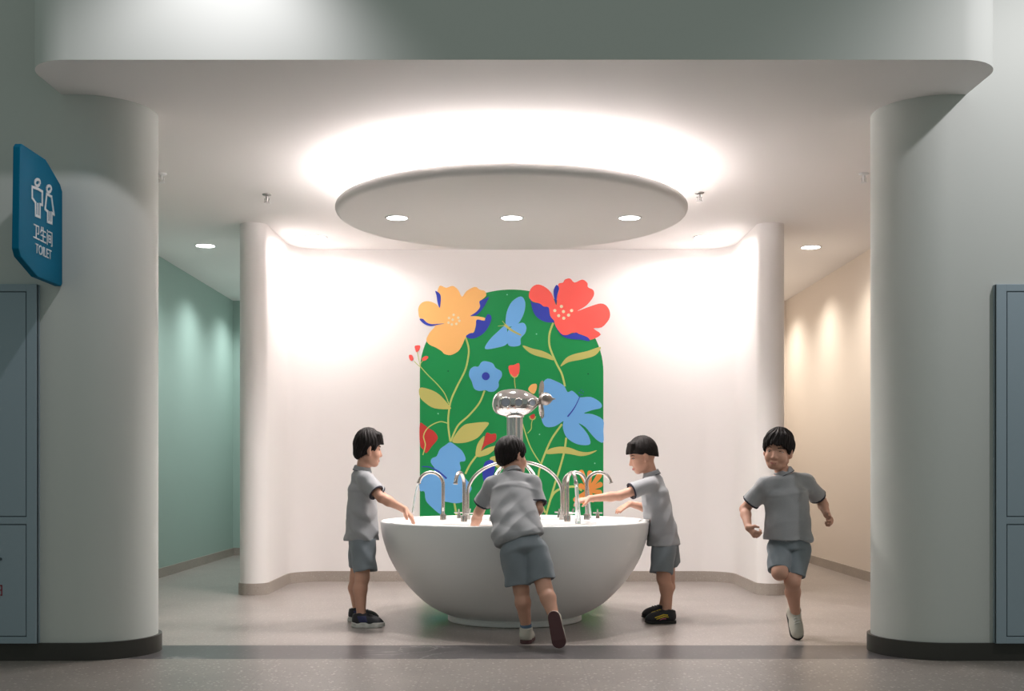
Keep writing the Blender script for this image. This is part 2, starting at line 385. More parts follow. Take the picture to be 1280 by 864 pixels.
for x, y, r in ((634.2, 503.8, 6.0), (647.4, 504.2, 4.9), (659.6, 504.2, 4.6)):
    rr = r*7.8/F; hy = {634.2: 17.2, 647.4: 17.4, 659.6: 13.8}[x]*.95*7.8/F; c = P8(x, y)
    tilt = {634.2: -.12, 647.4: .05, 659.6: .42}[x]
    n = np.array([math.sin(tilt), -math.cos(tilt), 0]); u = np.array([math.cos(tilt), math.sin(tilt), 0]); c = c+n*hy*.985+np.array([0, 0, 0])
    ring = [c+n*.006+u*rr*math.cos(a)+np.array([0, 0, rr*math.sin(a)]) for a in np.linspace(0, 2*PI, 29)]
    ph = mesh('porthole', *tube(ring, .0042, 8, caps=False), rimm, t, True)
    vv = [tuple(c+n*(.007)+u*rr*math.cos(a)+np.array([0, 0, rr*math.sin(a)])) for a in np.linspace(0, 2*PI, 28, endpoint=False)]
    v2 = [tuple(np.array(v)-n*.03) for v in vv]
    mesh('pane', vv+v2, [tuple(range(28)), tuple(range(55, 27, -1))]+[(i, (i+1) % 28, 28+(i+1) % 28, 28+i) for i in range(28)], port, ph)
# propeller: spinner and three blades turning in the Y-Z plane
pr = P8(676.5, 501)
V, Fc = [], []
sp = [(-.016, .008), (-.010, .022), (.0, .034), (.014, .042), (.03, .044), (.046, .040), (.06, .03), (.07, .018), (.076, .008), (.088, .004), (.096, .001)]
for dx, r in sp:
    for k in range(24):
        a = 2*PI*k/24; V.append((pr[0]+dx, pr[1]+r*math.cos(a), pr[2]+.012+r*math.sin(a)))
for i in range(len(sp)-1):
    for k in range(24):
        a, b = i*24+k, i*24+(k+1) % 24; Fc.append((a, b, b+24, a+24))
Fc.append(tuple(range(24)))
prp = mesh('propeller_spinner', V, Fc, steel_dk, t, True, angle=50)
for ang in (86, 266, 176, 356):
    a = math.radians(ang); d = np.array([.10, math.cos(a), math.sin(a)]); d /= np.linalg.norm(d); s = np.cross(d, [1, 0, 0]); s /= np.linalg.norm(s)
    s = s*.62+np.array([.78, 0, 0]); s /= np.linalg.norm(s); nn = np.cross(d, s)
    o = np.array([pr[0]-.006, pr[1], pr[2]+.008]); V, Fc = [], []
    ws = [(.0, .008), (.02, .016), (.045, .023), (.075, .026), (.10, .024), (.118, .017), (.128, .006)]
    for q, wd in ws:
        for e, f in ((-1, 0), (0, .004), (1, 0), (0, -.004)):
            V.append(tuple(o+d*q+s*wd*e*.85+nn*f))
    for i in range(len(ws)-1):
        for k in range(4):
            A, B = i*4+k, i*4+(k+1) % 4; Fc.append((A, B, B+4, A+4))
    Fc += [(0, 1, 2, 3), tuple(len(ws)*4-4+k for k in range(4))]
    mesh('propeller_blade', V, Fc, steel, t, True, angle=60)
for ang in (0, 62, 118, 180, 242, 298):   # curved pipes from the deck up to the column
    a = math.radians(ang); d = np.array([math.cos(a), math.sin(a), 0]); b = np.array([SC[0], SC[1], ZD])
    R0 = .315; pts = [b+d*R0, b+d*R0+[0, 0, .10]]
    pts += [b+d*(R0-.285*(1-math.cos(q)))+np.array([0, 0, .17+.215*math.sin(q)]) for q in np.linspace(0, PI/2, 16)]
    mesh('curved_pipe', *join(tube(pts, .0115, 12), lathe([(0, 0), (.019, 0), (.019, .03), (0, .03)], b+d*R0, 20))[:2], steel, t, True, angle=40)
# ------------------------------------------------------------------ running water
water = mat('running_water', (.93, .97, .98), .08, trans=.75, spec=.6); water.node_tree.nodes['Principled BSDF'].inputs['IOR'].default_value = 1.33
def stream(tip, end, r0, r1, label):
    pts, rr = [], []
    for k in range(17):
        s = k/16; p = np.array(tip)-[0, 0, .006]+(np.array(end)-np.array(tip))*np.array([s**.6, s**.6, s])
        pts.append(p); rr.append((r0+(r1-r0)*s)*(1+.08*math.sin(17*s)))
    t = mesh('water_stream', *tube(pts, rr, 12), water, None, True)
    tag(t, label, 'water', 'water running from the taps')
stream(tipL, (tipL[0]-.034, tipL[1]-.05, .722), .007, .009, 'thin jet of water falling from the left end tap onto the left boy\'s hand')
stream(tipB, (tipB[0]+.012, tipB[1]-.01, .667), .010, .020, 'wide jet of water falling past the right boy\'s fingers')
stream(tipA, (tipA[0]+.03, tipA[1]+.0, .667), .008, .007, 'thin jet of water from the tap behind the front right one')
# ------------------------------------------------------------------ painted mural on the back wall
MY = 10.4285
def MP(x, y, k): return ((x-640)*MY/F, MY-.0005*k, 1+(HY-y)*MY/F)
ink = lambda n, rgb: mat('mural_'+n, rgb, .55, spec=.25)
GRN = ink('green', (.009, .265, .072)); ORG = ink('orange', (.95, .52, .18)); ORG2 = ink('deep_orange', (.80, .30, .075)); RED = ink('coral_red', (.92, .12, .10)); RD2 = ink('deep_red', (.55, .045, .04))
BLU = ink('sky_blue', (.16, .42, .80)); NAV = ink('ultramarine', (.035, .055, .42)); LIM = ink('pale_lime', (.50, .58, .17)); OLV = ink('yellow_olive', (.53, .50, .15)); CRM = ink('cream', (.85, .72, .50)); SPK = ink('mint', (.25, .60, .45)); DOT = ink('dark_green', (.005, .10, .04))
def T(ox, oy, s): return lambda pts: [(ox+u/s, oy+v/s) for u, v in pts]
T1, T4, T5 = T(515, 350, 8.64), T(500, 340, 4.571), T(500, 480, 4.571)
T7, T8, T9 = T(640, 340, 7.854), T(505, 430, 7.857), T(640, 430, 7.854)
T11, T12 = T(640, 530, 7.2), T(515, 530, 7.2)
def clip(pts): return [(min(max(x, 524.9), 754.2), y) for x, y in pts]
def shape(pts, k, m, smooth=4):
    if smooth: pts = [tuple(q) for q in catmull(pts, True, smooth)]
    v = [MP(x, y, k) for x, y in pts]
    tr = tessellate_polygon([[Vector((x, y, 0)) for x, y in pts]])
    return v, [tuple(q) for q in tr], m
def stroke(pts, w, k, m, taper=None):
    pts = [np.array(q) for q in catmull(pts, False, 7)]; L, R = [], []
    for i, p in enumerate(pts):
        tt = pts[min(i+1, len(pts)-1)]-pts[max(i-1, 0)]; tt = tt/(np.linalg.norm(tt)+1e-9); n = np.array([-tt[1], tt[0]])
        ww = w/2 if taper is None else (w+(taper-w)*i/(len(pts)-1))/2
        L.append(p+n*ww); R.append(p-n*ww)
    n = len(pts); v = [MP(x, y, k) for x, y in L+R]
    return v, [(i, i+1, n+i+1, n+i) for i in range(n-1)], m
def dot(x, y, r, k, m): return shape([(x+r*math.cos(a), y+r*math.sin(a)) for a in np.linspace(0, 2*PI, 14, endpoint=False)], k, m, 0)
mural = thing('flower_mural', 'painted mural of bright flowers and a butterfly on a green arch on the back wall', 'mural', (0, 10.428, .1))
def paintpart(name, mats, *sh, label=None):
    sh = [([(x, y-.00003*i, z) for x, y, z in s[0]],)+tuple(s[1:]) for i, s in enumerate(sh)]
    V, Fc, M = join(*sh); o = mesh(name, V, Fc, mats, mural, fm=M)
    # faces look towards the room
    bm = bmesh.new(); bm.from_mesh(o.data)
    for f in bm.faces:
        if f.normal.y > 0: f.normal_flip()
    bm.to_mesh(o.data); bm.free()
    if label: o['label'] = label
    return o
arch = [(524.8, 714), (524.8, 465)]+[(639.5-114.7*math.cos(a), 465-103*math.sin(a)) for a in np.linspace(0, PI, 48)][1:-1]+[(754.2, 465), (754.2, 714)]
sparks = [dot(*q, .8, 2, 1) for q in T8([(335, 685)])+T11([(248, 95), (745, 355)])+T4([(612, 130), (780, 355)])]
darks = [dot(*q, .9, 2, 2) for q in T4([(275, 567), (1075, 583)])]
paintpart('green_arch', [GRN, SPK, DOT], shape(arch, 0, 0, 0), *sparks, *darks)
# stems and leaves
S = [stroke(T1([(545, 560), (585, 640), (612, 740), (608, 830)])+T8([(600, 260), (520, 420), (460, 560), (437, 700), (435, 800)])+T12([(333, 80), (345, 160)]), 2.2, 3, 0),
     stroke(T8([(792, 458), (740, 580), (640, 700), (540, 790)])+T12([(380, 80), (348, 160)]), 2.2, 3, 0),
     stroke(T8([(160, 222), (230, 300), (330, 400), (400, 490), (440, 590)]), 1.2, 3, 0),
     stroke(T8([(100, 170), (140, 210), (165, 228)]), .8, 3, 0), stroke(T8([(130, 80), (145, 150), (160, 225)]), .8, 3, 0), stroke(T8([(185, 165), (165, 190), (160, 225)]), .8, 3, 0),
     stroke(T8([(425, 778), (360, 764), (285, 790)])+T12([(135, 45), (104, 110), (120, 190), (98, 280)]), 1.3, 5, 0),
     stroke(T12([(380, 705), (390, 760), (400, 830), (412, 980)]), 2.4, 3, 0),
     stroke(T12([(578, 290), (520, 370), (480, 450)]), 2.4, 3, 0),
     stroke(T7([(405, 500), (370, 600), (365, 700), (385, 780), (440, 905), (490, 1005), (520, 1125)]), 2.4, 3, 0),
     stroke(T11([(450, 2), (360, 130), (300, 260), (250, 400), (235, 520), (255, 680), (300, 800)]), 2.4, 3, 0),
     stroke(T11([(488, 125), (470, 250), (430, 400), (380, 560), (340, 700), (310, 810), (300, 900)]), 2.4, 3, 0),
     stroke(T11([(340, 690), (380, 620), (450, 580), (560, 565), (630, 600)]), 2.8, 3, 0),
     stroke(T11([(95, 0), (150, 170), (200, 270), (260, 360)]), 1.4, 3, 0), stroke(T9([(200, 745)])+T11([(175, 0), (172, 45), (140, 85)]), 1, 3, 0),
     stroke(T4([(655, 585), (655, 630), (660, 665)]), 1.2, 3, 0)]
for i_, s_ in enumerate(S):
    paintpart('stem', [LIM], ([(x, y-.00003*i_, z) for x, y, z in s_[0]], s_[1], 0))
leaf = lambda pts, t_=T9: paintpart('leaf', [OLV], shape(clip(t_(pts)), 4, 0))
leaf([(150, 432), (260, 450), (350, 500), (440, 600), (452, 640), (300, 632), (210, 580), (150, 520)], T8)
leaf([(300, 333), (320, 285), (360, 240), (400, 226), (505, 220), (480, 265), (440, 310), (370, 336)], T5)
leaf([(105, 15), (200, 45), (300, 70), (380, 110), (412, 160), (330, 140), (220, 110), (150, 70)])
leaf([(475, 222), (530, 140), (610, 100), (740, 70), (870, 30), (820, 110), (700, 150), (560, 178)])
leaf([(302, 262), (340, 225), (430, 205), (520, 215), (600, 245), (680, 255), (765, 238), (700, 275), (620, 290), (540, 275), (440, 265), (340, 272)], T11)
leaf([(700, 312), (740, 290), (775, 300), (800, 400), (760, 390), (730, 350)], T12)
# orange flower
o = T1([(300, 300), (268, 180), (285, 90), (310, 62), (370, 85), (440, 65), (500, 110), (540, 182), (590, 120), (680, 75), (730, 105), (785, 120), (800, 172), (735, 235), (735, 290), (690, 370), (640, 388), (720, 395), (790, 412), (780, 440), (700, 430), (690, 490), (670, 560), (640, 580), (590, 608), (570, 640), (545, 700), (500, 770), (420, 812), (350, 800), (320, 770), (255, 730), (190, 700), (155, 650), (190, 570), (250, 500), (200, 495), (90, 420), (70, 350), (72, 295), (110, 245), (180, 230), (260, 260)])
paintpart('flower', [ORG, NAV, CRM], shape(o, 5, 0, 3),
    shape(T1([(252, 118), (300, 150), (312, 200), (300, 302), (275, 240), (265, 170)]), 6, 1), shape(T1([(82, 425), (120, 422), (160, 460), (220, 478), (350, 470), (280, 485), (200, 500), (130, 475)]), 6, 1),
    shape(T1([(832, 183), (790, 270), (740, 340), (690, 382), (630, 390), (695, 345), (735, 290), (730, 230), (790, 205)]), 6, 1),
    shape(T1([(790, 420), (820, 370), (858, 400), (840, 480), (780, 570), (700, 622), (630, 635), (582, 610), (630, 575), (670, 568), (690, 500), (700, 430), (780, 442)]), 6, 1),
    *[dot(*q, 1.6, 6, 2) for q in T1([(440, 430), (400, 412), (450, 378), (500, 408), (512, 442), (480, 475), (430, 482), (395, 462)])], label='orange flower with blue folds at the top left of the arch')
# red flower
r = T7([(425, 310), (385, 205), (310, 140), (240, 125), (185, 165), (165, 240), (200, 290), (270, 310), (310, 340), (360, 350), (375, 430), (412, 490), (440, 560), (480, 610), (520, 627), (560, 612), (600, 597), (660, 610), (740, 640), (770, 668), (872, 615), (800, 555), (880, 545), (950, 470), (962, 400), (930, 335), (870, 310), (770, 338), (640, 385), (730, 330), (800, 240), (798, 180), (745, 150), (740, 110), (690, 75), (615, 105), (570, 65), (520, 75), (500, 105), (455, 118), (460, 180), (443, 240), (438, 320)])
paintpart('flower', [RED, NAV, CRM], shape(r, 5, 0, 3),
    shape(T7([(178, 262), (200, 300), (270, 310), (310, 340), (360, 350), (372, 430), (418, 492), (330, 492), (250, 450), (205, 380)]), 6, 1, 3), shape(T7([(437, 128), (410, 175), (412, 240), (432, 312), (442, 230), (462, 160)]), 6, 1),
    shape(T7([(412, 500), (460, 595), (520, 645), (600, 662), (680, 667), (762, 680), (740, 640), (660, 612), (630, 595), (560, 615), (500, 618), (450, 568)]), 6, 1, 3),
    *[dot(*q, 2.0, 6, 2) for q in T7([(485, 340), (420, 380), (505, 390), (585, 380), (458, 430), (555, 425), (508, 455)])], label='coral red flower with blue folds at the top right of the arch')
paintpart('butterfly', [BLU, OLV], shape(T4([(605, 302), (610, 230), (640, 170), (690, 140), (715, 172), (710, 230), (680, 290), (640, 312)]), 5, 0), shape(T4([(640, 312), (700, 290), (722, 315), (715, 350), (690, 380), (685, 420), (620, 420), (612, 350)]), 5, 0), shape(T4([(605, 305), (560, 340), (510, 390), (486, 440), (560, 432), (612, 410), (613, 350)]), 5, 0),
    stroke(T4([(598, 302), (640, 335), (692, 362)]), 3.6, 6, 1, 1.6), stroke(T4([(560, 310), (600, 306)]), .7, 6, 1), stroke(T4([(585, 280), (602, 303)]), .7, 6, 1), label='light blue butterfly with a yellow body')
bf = T8([(730, 222), (760, 180), (800, 170), (870, 190), (900, 235), (955, 270), (960, 320), (930, 370), (930, 420), (890, 465), (840, 470), (800, 455), (740, 462), (690, 440), (665, 370), (638, 310), (650, 250), (690, 222)])
paintpart('flower', [BLU, NAV], shape(bf, 5, 0, 4), dot(*T8([(803, 318)])[0], 5, 6, 1), label='small light blue flower with a dark blue centre')
paintpart('bud', [RED, LIM], shape(T4([(620, 540), (650, 532), (680, 522), (683, 560), (675, 592), (655, 602), (632, 590)]), 5, 0), stroke(T4([(632, 585), (645, 600), (655, 603), (668, 598), (676, 585)]), 1.2, 6, 1))
for q in ([(108, 20), (158, 18), (150, 60), (125, 82), (112, 60)], [(50, 110), (80, 112), (92, 150), (75, 168), (55, 150)], [(180, 140), (215, 118), (240, 130), (215, 160), (182, 165)]):
    paintpart('bud', [RED], shape(T8(q), 5, 0))
paintpart('bud', [ORG], shape(T9([(160, 440), (190, 400), (240, 394), (242, 440), (215, 490), (175, 470)]), 5, 0))
paintpart('bud', [RD2, OLV], shape(T9([(178, 705), (222, 690), (215, 730), (190, 735)]), 5, 0), stroke(T9([(172, 710), (180, 735), (200, 745), (222, 735), (232, 710)]), 1.2, 6, 1))
# large blue flower at the right
p9, p11 = T9, T11
bl = p9([(300, 390), (350, 340), (440, 370), (510, 410), (545, 472), (590, 460), (640, 500), (670, 525), (770, 520), (850, 560), (882, 600), (868, 632), (790, 650), (705, 682), (790, 690), (894, 745)])+p11([(822, 60), (822, 165), (770, 150), (715, 95), (660, 30), (600, -5), (650, 50), (690, 110), (705, 180), (640, 192), (560, 172), (490, 120), (460, 50), (458, 0)])+p9([(500, 760), (420, 810), (330, 812), (290, 740), (275, 600), (280, 480)])
paintpart('flower', [BLU, NAV], shape(clip(bl), 5, 0, 3), stroke(p9([(545, 715), (590, 660), (625, 605), (668, 515)]), 1.8, 6, 1, .9), *[dot(*q, .7, 6, 1) for q in p9([(660, 480), (680, 455), (700, 470), (690, 500), (672, 500)])], label='large light blue flower with a dark blue stamen right of the airplane')
# large blue flower at the lower left
b2 = T12([(345, 165), (400, 200), (450, 242), (480, 300), (475, 335), (430, 345), (440, 400), (430, 450), (490, 500), (535, 570), (520, 620), (480, 690), (400, 715), (300, 700), (272, 705), (262, 760), (255, 812), (180, 752), (125, 690), (112, 610), (70, 600), (70, 500), (110, 460), (180, 430), (208, 408), (170, 350), (180, 310), (222, 290), (250, 230), (300, 192)])
paintpart('flower', [BLU, NAV], shape(clip(b2), 5, 0, 3), stroke(T12([(90, 385), (160, 390), (240, 430), (312, 492)]), 1.1, 6, 1, 2.2), label='large light blue flower with a dark blue stamen at the lower left')
paintpart('petal', [RD2], shape(clip(T12([(70, 0), (110, 10), (150, 40), (200, 70), (232, 130), (180, 200), (130, 262), (100, 230), (70, 180)])), 4, 0), label='red petal at the left edge')
paintpart('flower', [RD2, OLV], shape(T12([(670, 80), (712, 92), (755, 90), (752, 150), (700, 180), (660, 200), (622, 242), (650, 150)]), 6, 0), shape(T12([(650, 108), (590, 180), (572, 280), (600, 298), (640, 290), (700, 268), (770, 198), (700, 210), (640, 235), (622, 245), (640, 180)]), 5, 1), label='small red tulip in a yellow cup')
paintpart('flower', [NAV], shape(T12([(638, 400), (660, 342), (710, 325), (742, 350), (742, 430), (705, 500), (662, 535), (636, 480)]), 5, 0), label='dark blue bud behind the taps')
pet = []
for (ux, uy) in ((615, 415), (702, 420), (800, 445), (815, 535), (810, 620), (735, 705), (640, 725), (555, 695), (600, 545)):
    c = np.array((690, 600.)); e = np.array((ux, uy), float); d = e-c; L_ = np.linalg.norm(d); d /= L_; n = np.array([-d[1], d[0]])
    pet.append(shape(clip(T11([tuple(c-d*10+n*14), tuple(c+d*L_*.5+n*19), tuple(e-d*18+n*23), tuple(e), tuple(e-d*18-n*23), tuple(c+d*L_*.5-n*19), tuple(c-d*10-n*14)])), 5+.05*len(pet), 0))
paintpart('flower', [ORG2], *pet, dot(*T11([(690, 600)])[0], 5.5, 5.6, 0), label='orange flower of narrow petals at the lower right')

# ------------------------------------------------------------------ toilet sign
sign_b = mat('sign_blue', lin((0, 104, 138)), .6, spec=.12); sign_w = mat('sign_white', (.72, .74, .77), .5)
SX = -2.355
def SP(x, y):
    d = -SX*F/(640-x); return (d, 1+(HY-y)*d/F)
out = [(5.575, 2.055), (5.59, 2.545), (5.612, 2.566), (5.90, 2.566), (5.935, 2.553), (6.09, 2.487), (6.119, 2.455), (6.119, 1.972), (6.10, 1.957), (5.80, 1.957), (5.765, 1.968), (5.60, 2.02)]
n = len(out); V = [(SX, y, z) for y, z in out]+[(SX-.034, y, z) for y, z in out]
Fc = [tuple(range(n)), tuple(range(2*n-1, n-1, -1))]+[(i, (i+1) % n, n+(i+1) % n, n+i) for i in range(n)]
t = thing('toilet_sign', 'blue toilet sign with a man and woman standing out from the left pillar wall', 'sign', (SX, 6.12, 1.957))
o = mesh('sign_panel', V, Fc, sign_b, t)
bv = o.modifiers.new('b', 'BEVEL'); bv.width = .004; bv.segments = 2
def sline(pts, w, closed=False):
    q = [SP(*p) for p in pts]
    if closed: q.append(q[0]); q.append(q[1])
    return tube([(SX+.0005, y, z) for y, z in q], w, 6)
def flatstroke(pts, w, closed=False):
    q = [np.array(SP(*p)) for p in pts]; m = len(q); V, Fc = [], []
    for i in range(m if closed else m-1):
        a, b = q[i], q[(i+1) % m]; tt = b-a; L_ = np.linalg.norm(tt); tt /= L_; nn = np.array([-tt[1], tt[0]])
        a2, b2 = a-tt*w*.5, b+tt*w*.5; k = len(V)
        for x in (SX-.002, SX+.003+.00012*i):
            V += [(x, *(a2+nn*w/2)), (x, *(b2+nn*w/2)), (x, *(b2-nn*w/2)), (x, *(a2-nn*w/2))]
        Fc += [(k+4, k+5, k+6, k+7), (k, k+1, k+5, k+4), (k+1, k+2, k+6, k+5), (k+2, k+3, k+7, k+6), (k+3, k, k+4, k+7)]
    return V, Fc
def ringpx(x, y, rx, ry): return [(x+rx*math.cos(a), y+ry*math.sin(a)) for a in np.linspace(0, 2*PI, 18, endpoint=False)]
W_ = .0125
mesh('man_symbol', *join(flatstroke(ringpx(46.2, 228.3, 2.9, 4.0), W_, True), flatstroke([(39.7, 233.5), (39.9, 247.5), (43.9, 253.5), (44.1, 269.3), (49.4, 271.5), (49.4, 255.5), (52.3, 256.2), (52.3, 239.5), (47, 236.3)], W_, True), flatstroke([(46.7, 255), (46.8, 269)], W_*.8))[:2], sign_w, t)
mesh('woman_symbol', *join(flatstroke(ringpx(60.6, 236.3, 2.6, 4.0), W_, True), flatstroke([(58, 242.6), (56.0, 261.5), (59.2, 264.5), (59.2, 277.2), (64.2, 279.3), (64.2, 266.2), (66.9, 268.3), (63.8, 246)], W_, True), flatstroke([(61.8, 265.5), (61.9, 278)], W_*.8))[:2], sign_w, t)
def text(name, s, parent, m, loc, rot, size, width=None, dep=.002):
    cu = bpy.data.curves.new(name, 'FONT'); cu.body = s; cu.size = size; cu.extrude = dep; cu.align_x = 'CENTER'; cu.align_y = 'BOTTOM_BASELINE'
    o = bpy.data.objects.new('tmp', cu); C.objects.link(o); bpy.context.view_layer.update()
    me = bpy.data.meshes.new_from_object(o.evaluated_get(bpy.context.evaluated_depsgraph_get()))
    bpy.data.objects.remove(o)
    if len(me.vertices):
        co_ = np.zeros(len(me.vertices)*3); me.vertices.foreach_get('co', co_); co_ = co_.reshape(-1, 3)
        if width: co_[:, 0] *= width/max(1e-6, np.ptp(co_[:, 0]))
        rt = np.array(Matrix.Rotation(0, 3, 'X') if rot is None else rot); co_ = co_@rt.T+np.array(loc)-root_loc(parent)
        me.vertices.foreach_set('co', co_.ravel()); me.update()
    me.materials.clear()
    return link(name, me, m, parent)
rotS = Matrix(((0, 0, 1), (1, 0, 0), (0, 1, 0)))      # text running along +Y, facing +X
text('chinese_lettering', '卫生间', t, sign_w, (SX+.001, 5.862, 2.145), rotS, .085, .235)
text('toilet_lettering', 'TOILET', t, sign_w, (SX+.001, 5.868, 2.072), rotS, .068, .20)

# ------------------------------------------------------------------ hydrant cabinets at both edges
cab = mat('blue_grey_cabinet', lin((152, 168, 178)), .45, spec=.35); cab_g = mat('cabinet_groove', lin((64, 78, 86)), .6); red_i = mat('red_lettering', lin((150, 40, 60)), .5)
def cabinet(x0, x1, lab, flip):
    t = thing('wall_cabinet', lab, 'cabinet', ((x0+x1)/2, 6.12, .093))
    z0, z1 = .093, 1.965; y0 = 6.075
    a = .053
    fr = join(box(x0, x1, y0+.008, 6.119, z0, z1), box(x0, x0+a, y0, 6.1, z0, z1, .003), box(x1-a, x1, y0, 6.1, z0, z1, .003), box(x0+a-.002, x1-a+.002, y0, 6.1, z1-.038, z1, .003), box(x0+a-.002, x1-a+.002, y0, 6.1, .715, .752, .003), box(x0+a-.002, x1-a+.002, y0, 6.1, z0, z0+.035, .003))
    mesh('cabinet_frame', *fr[:2], cab, t)
    gx0, gx1 = x0+a+.004, x1-a-.004
    mesh('groove_lining', *join(box(x0+a, x1-a, y0+.005, y0+.012, .753, z1-.039), box(x0+a, x1-a, y0+.005, y0+.012, z0+.036, .714))[:2], cab_g, t)
    d1 = mesh('cabinet_door', *box(gx0, gx1, y0+.001, y0+.02, .757, z1-.043, .002), cab, t)
    d2 = mesh('cabinet_door', *box(gx0, gx1, y0+.001, y0+.02, z0+.040, .710, .002), cab, t)
    return t, d2
t, d2 = cabinet(-3.30, -2.473, 'blue grey two door wall cabinet cut off by the left edge, beneath the toilet sign', 1)
xx = -2.68; kx = (1.5-640)*6.075/F
mesh('lock', *tube([(kx-.004, 6.078, 1+(HY-699)*6.075/F), (kx-.004, 6.071, 1+(HY-699)*6.075/F)], .008, 14), cab_g, d2)
zz = lambda y: 1+(HY-y)*6.075/F; xp = lambda x: (x-640)*6.075/F
R_ = [box(xp(-9), xp(2.6), 6.0745, 6.0765, zz(733), zz(731.4)), box(xp(-9), xp(2.6), 6.0745, 6.0765, zz(738.6), zz(737.2)), box(xp(1.4), xp(2.8), 6.0745, 6.0765, zz(745), zz(731.4)), box(xp(-3), xp(-1.6), 6.0745, 6.0765, zz(745), zz(731.4)), box(xp(-9), xp(2.6), 6.0745, 6.0765, zz(744.6), zz(743.4))]
mesh('red_lettering', *join(*R_)[:2], red_i, d2)
cabinet(2.520, 3.30, 'blue grey two door wall cabinet cut off by the right edge, beside the right pillar', -1)
# ------------------------------------------------------------------ people: implicit surfaces meshed on a grid
def unit(v): v = np.asarray(v, float); return v/np.linalg.norm(v)
A_ = lambda *v: np.array(v, float)
class Prim:
    def __init__(s, f, lo, hi): s.f, s.lo, s.hi = f, np.asarray(lo, float), np.asarray(hi, float)
def rcone(a, b, ra, rb):
    a, b = A_(*a), A_(*b); ab = b-a; L2 = max(1e-9, ab@ab); r = max(ra, rb)
    def f(x, y, z):
        t = np.clip(((x-a[0])*ab[0]+(y-a[1])*ab[1]+(z-a[2])*ab[2])/L2, 0, 1)
        return np.sqrt((x-a[0]-t*ab[0])**2+(y-a[1]-t*ab[1])**2+(z-a[2]-t*ab[2])**2)-(ra+(rb-ra)*t)
    return Prim(f, np.minimum(a, b)-r, np.maximum(a, b)+r)
def econe(a, b, side, w0, d0, w1, d1, cap=.04):
    a, b = A_(*a), A_(*b); n = unit(b-a); L = np.linalg.norm(b-a); s = unit(A_(*side)-n*(A_(*side)@n)); v = np.cross(s, n); m = min(w0, d0, w1, d1); r = max(w0, d0, w1, d1, cap)
    def f(x, y, z):
        px, py, pz = x-a[0], y-a[1], z-a[2]
        h = px*n[0]+py*n[1]+pz*n[2]; t = np.clip(h/L, 0, 1); o = h-t*L
        q = np.sqrt(((px*s[0]+py*s[1]+pz*s[2])/(w0+(w1-w0)*t))**2+((px*v[0]+py*v[1]+pz*v[2])/(d0+(d1-d0)*t))**2+(o/cap)**2)
        return (q-1)*m
    return Prim(f, np.minimum(a, b)-r, np.maximum(a, b)+r)
def ellip(c, ax, rad):
    c = A_(*c); rad = A_(*rad); r = max(rad); m = min(rad)
    def f(x, y, z):
        px, py, pz = x-c[0], y-c[1], z-c[2]; k = 0; k2 = 0
        for e, q in zip(ax, rad):
            p = px*e[0]+py*e[1]+pz*e[2]; k = k+(p/q)**2; k2 = k2+(p/q/q)**2
        k = np.sqrt(k); k2 = np.sqrt(k2)+1e-9
        return k*(k-1)/k2
    return Prim(f, c-r, c+r)
def cut(p, pt, n):                      # keep the side the normal points away from
    pt, n = A_(*pt), unit(n); g = p.f
    return Prim(lambda x, y, z: np.maximum(g(x, y, z), (x-pt[0])*n[0]+(y-pt[1])*n[1]+(z-pt[2])*n[2]), p.lo, p.hi)
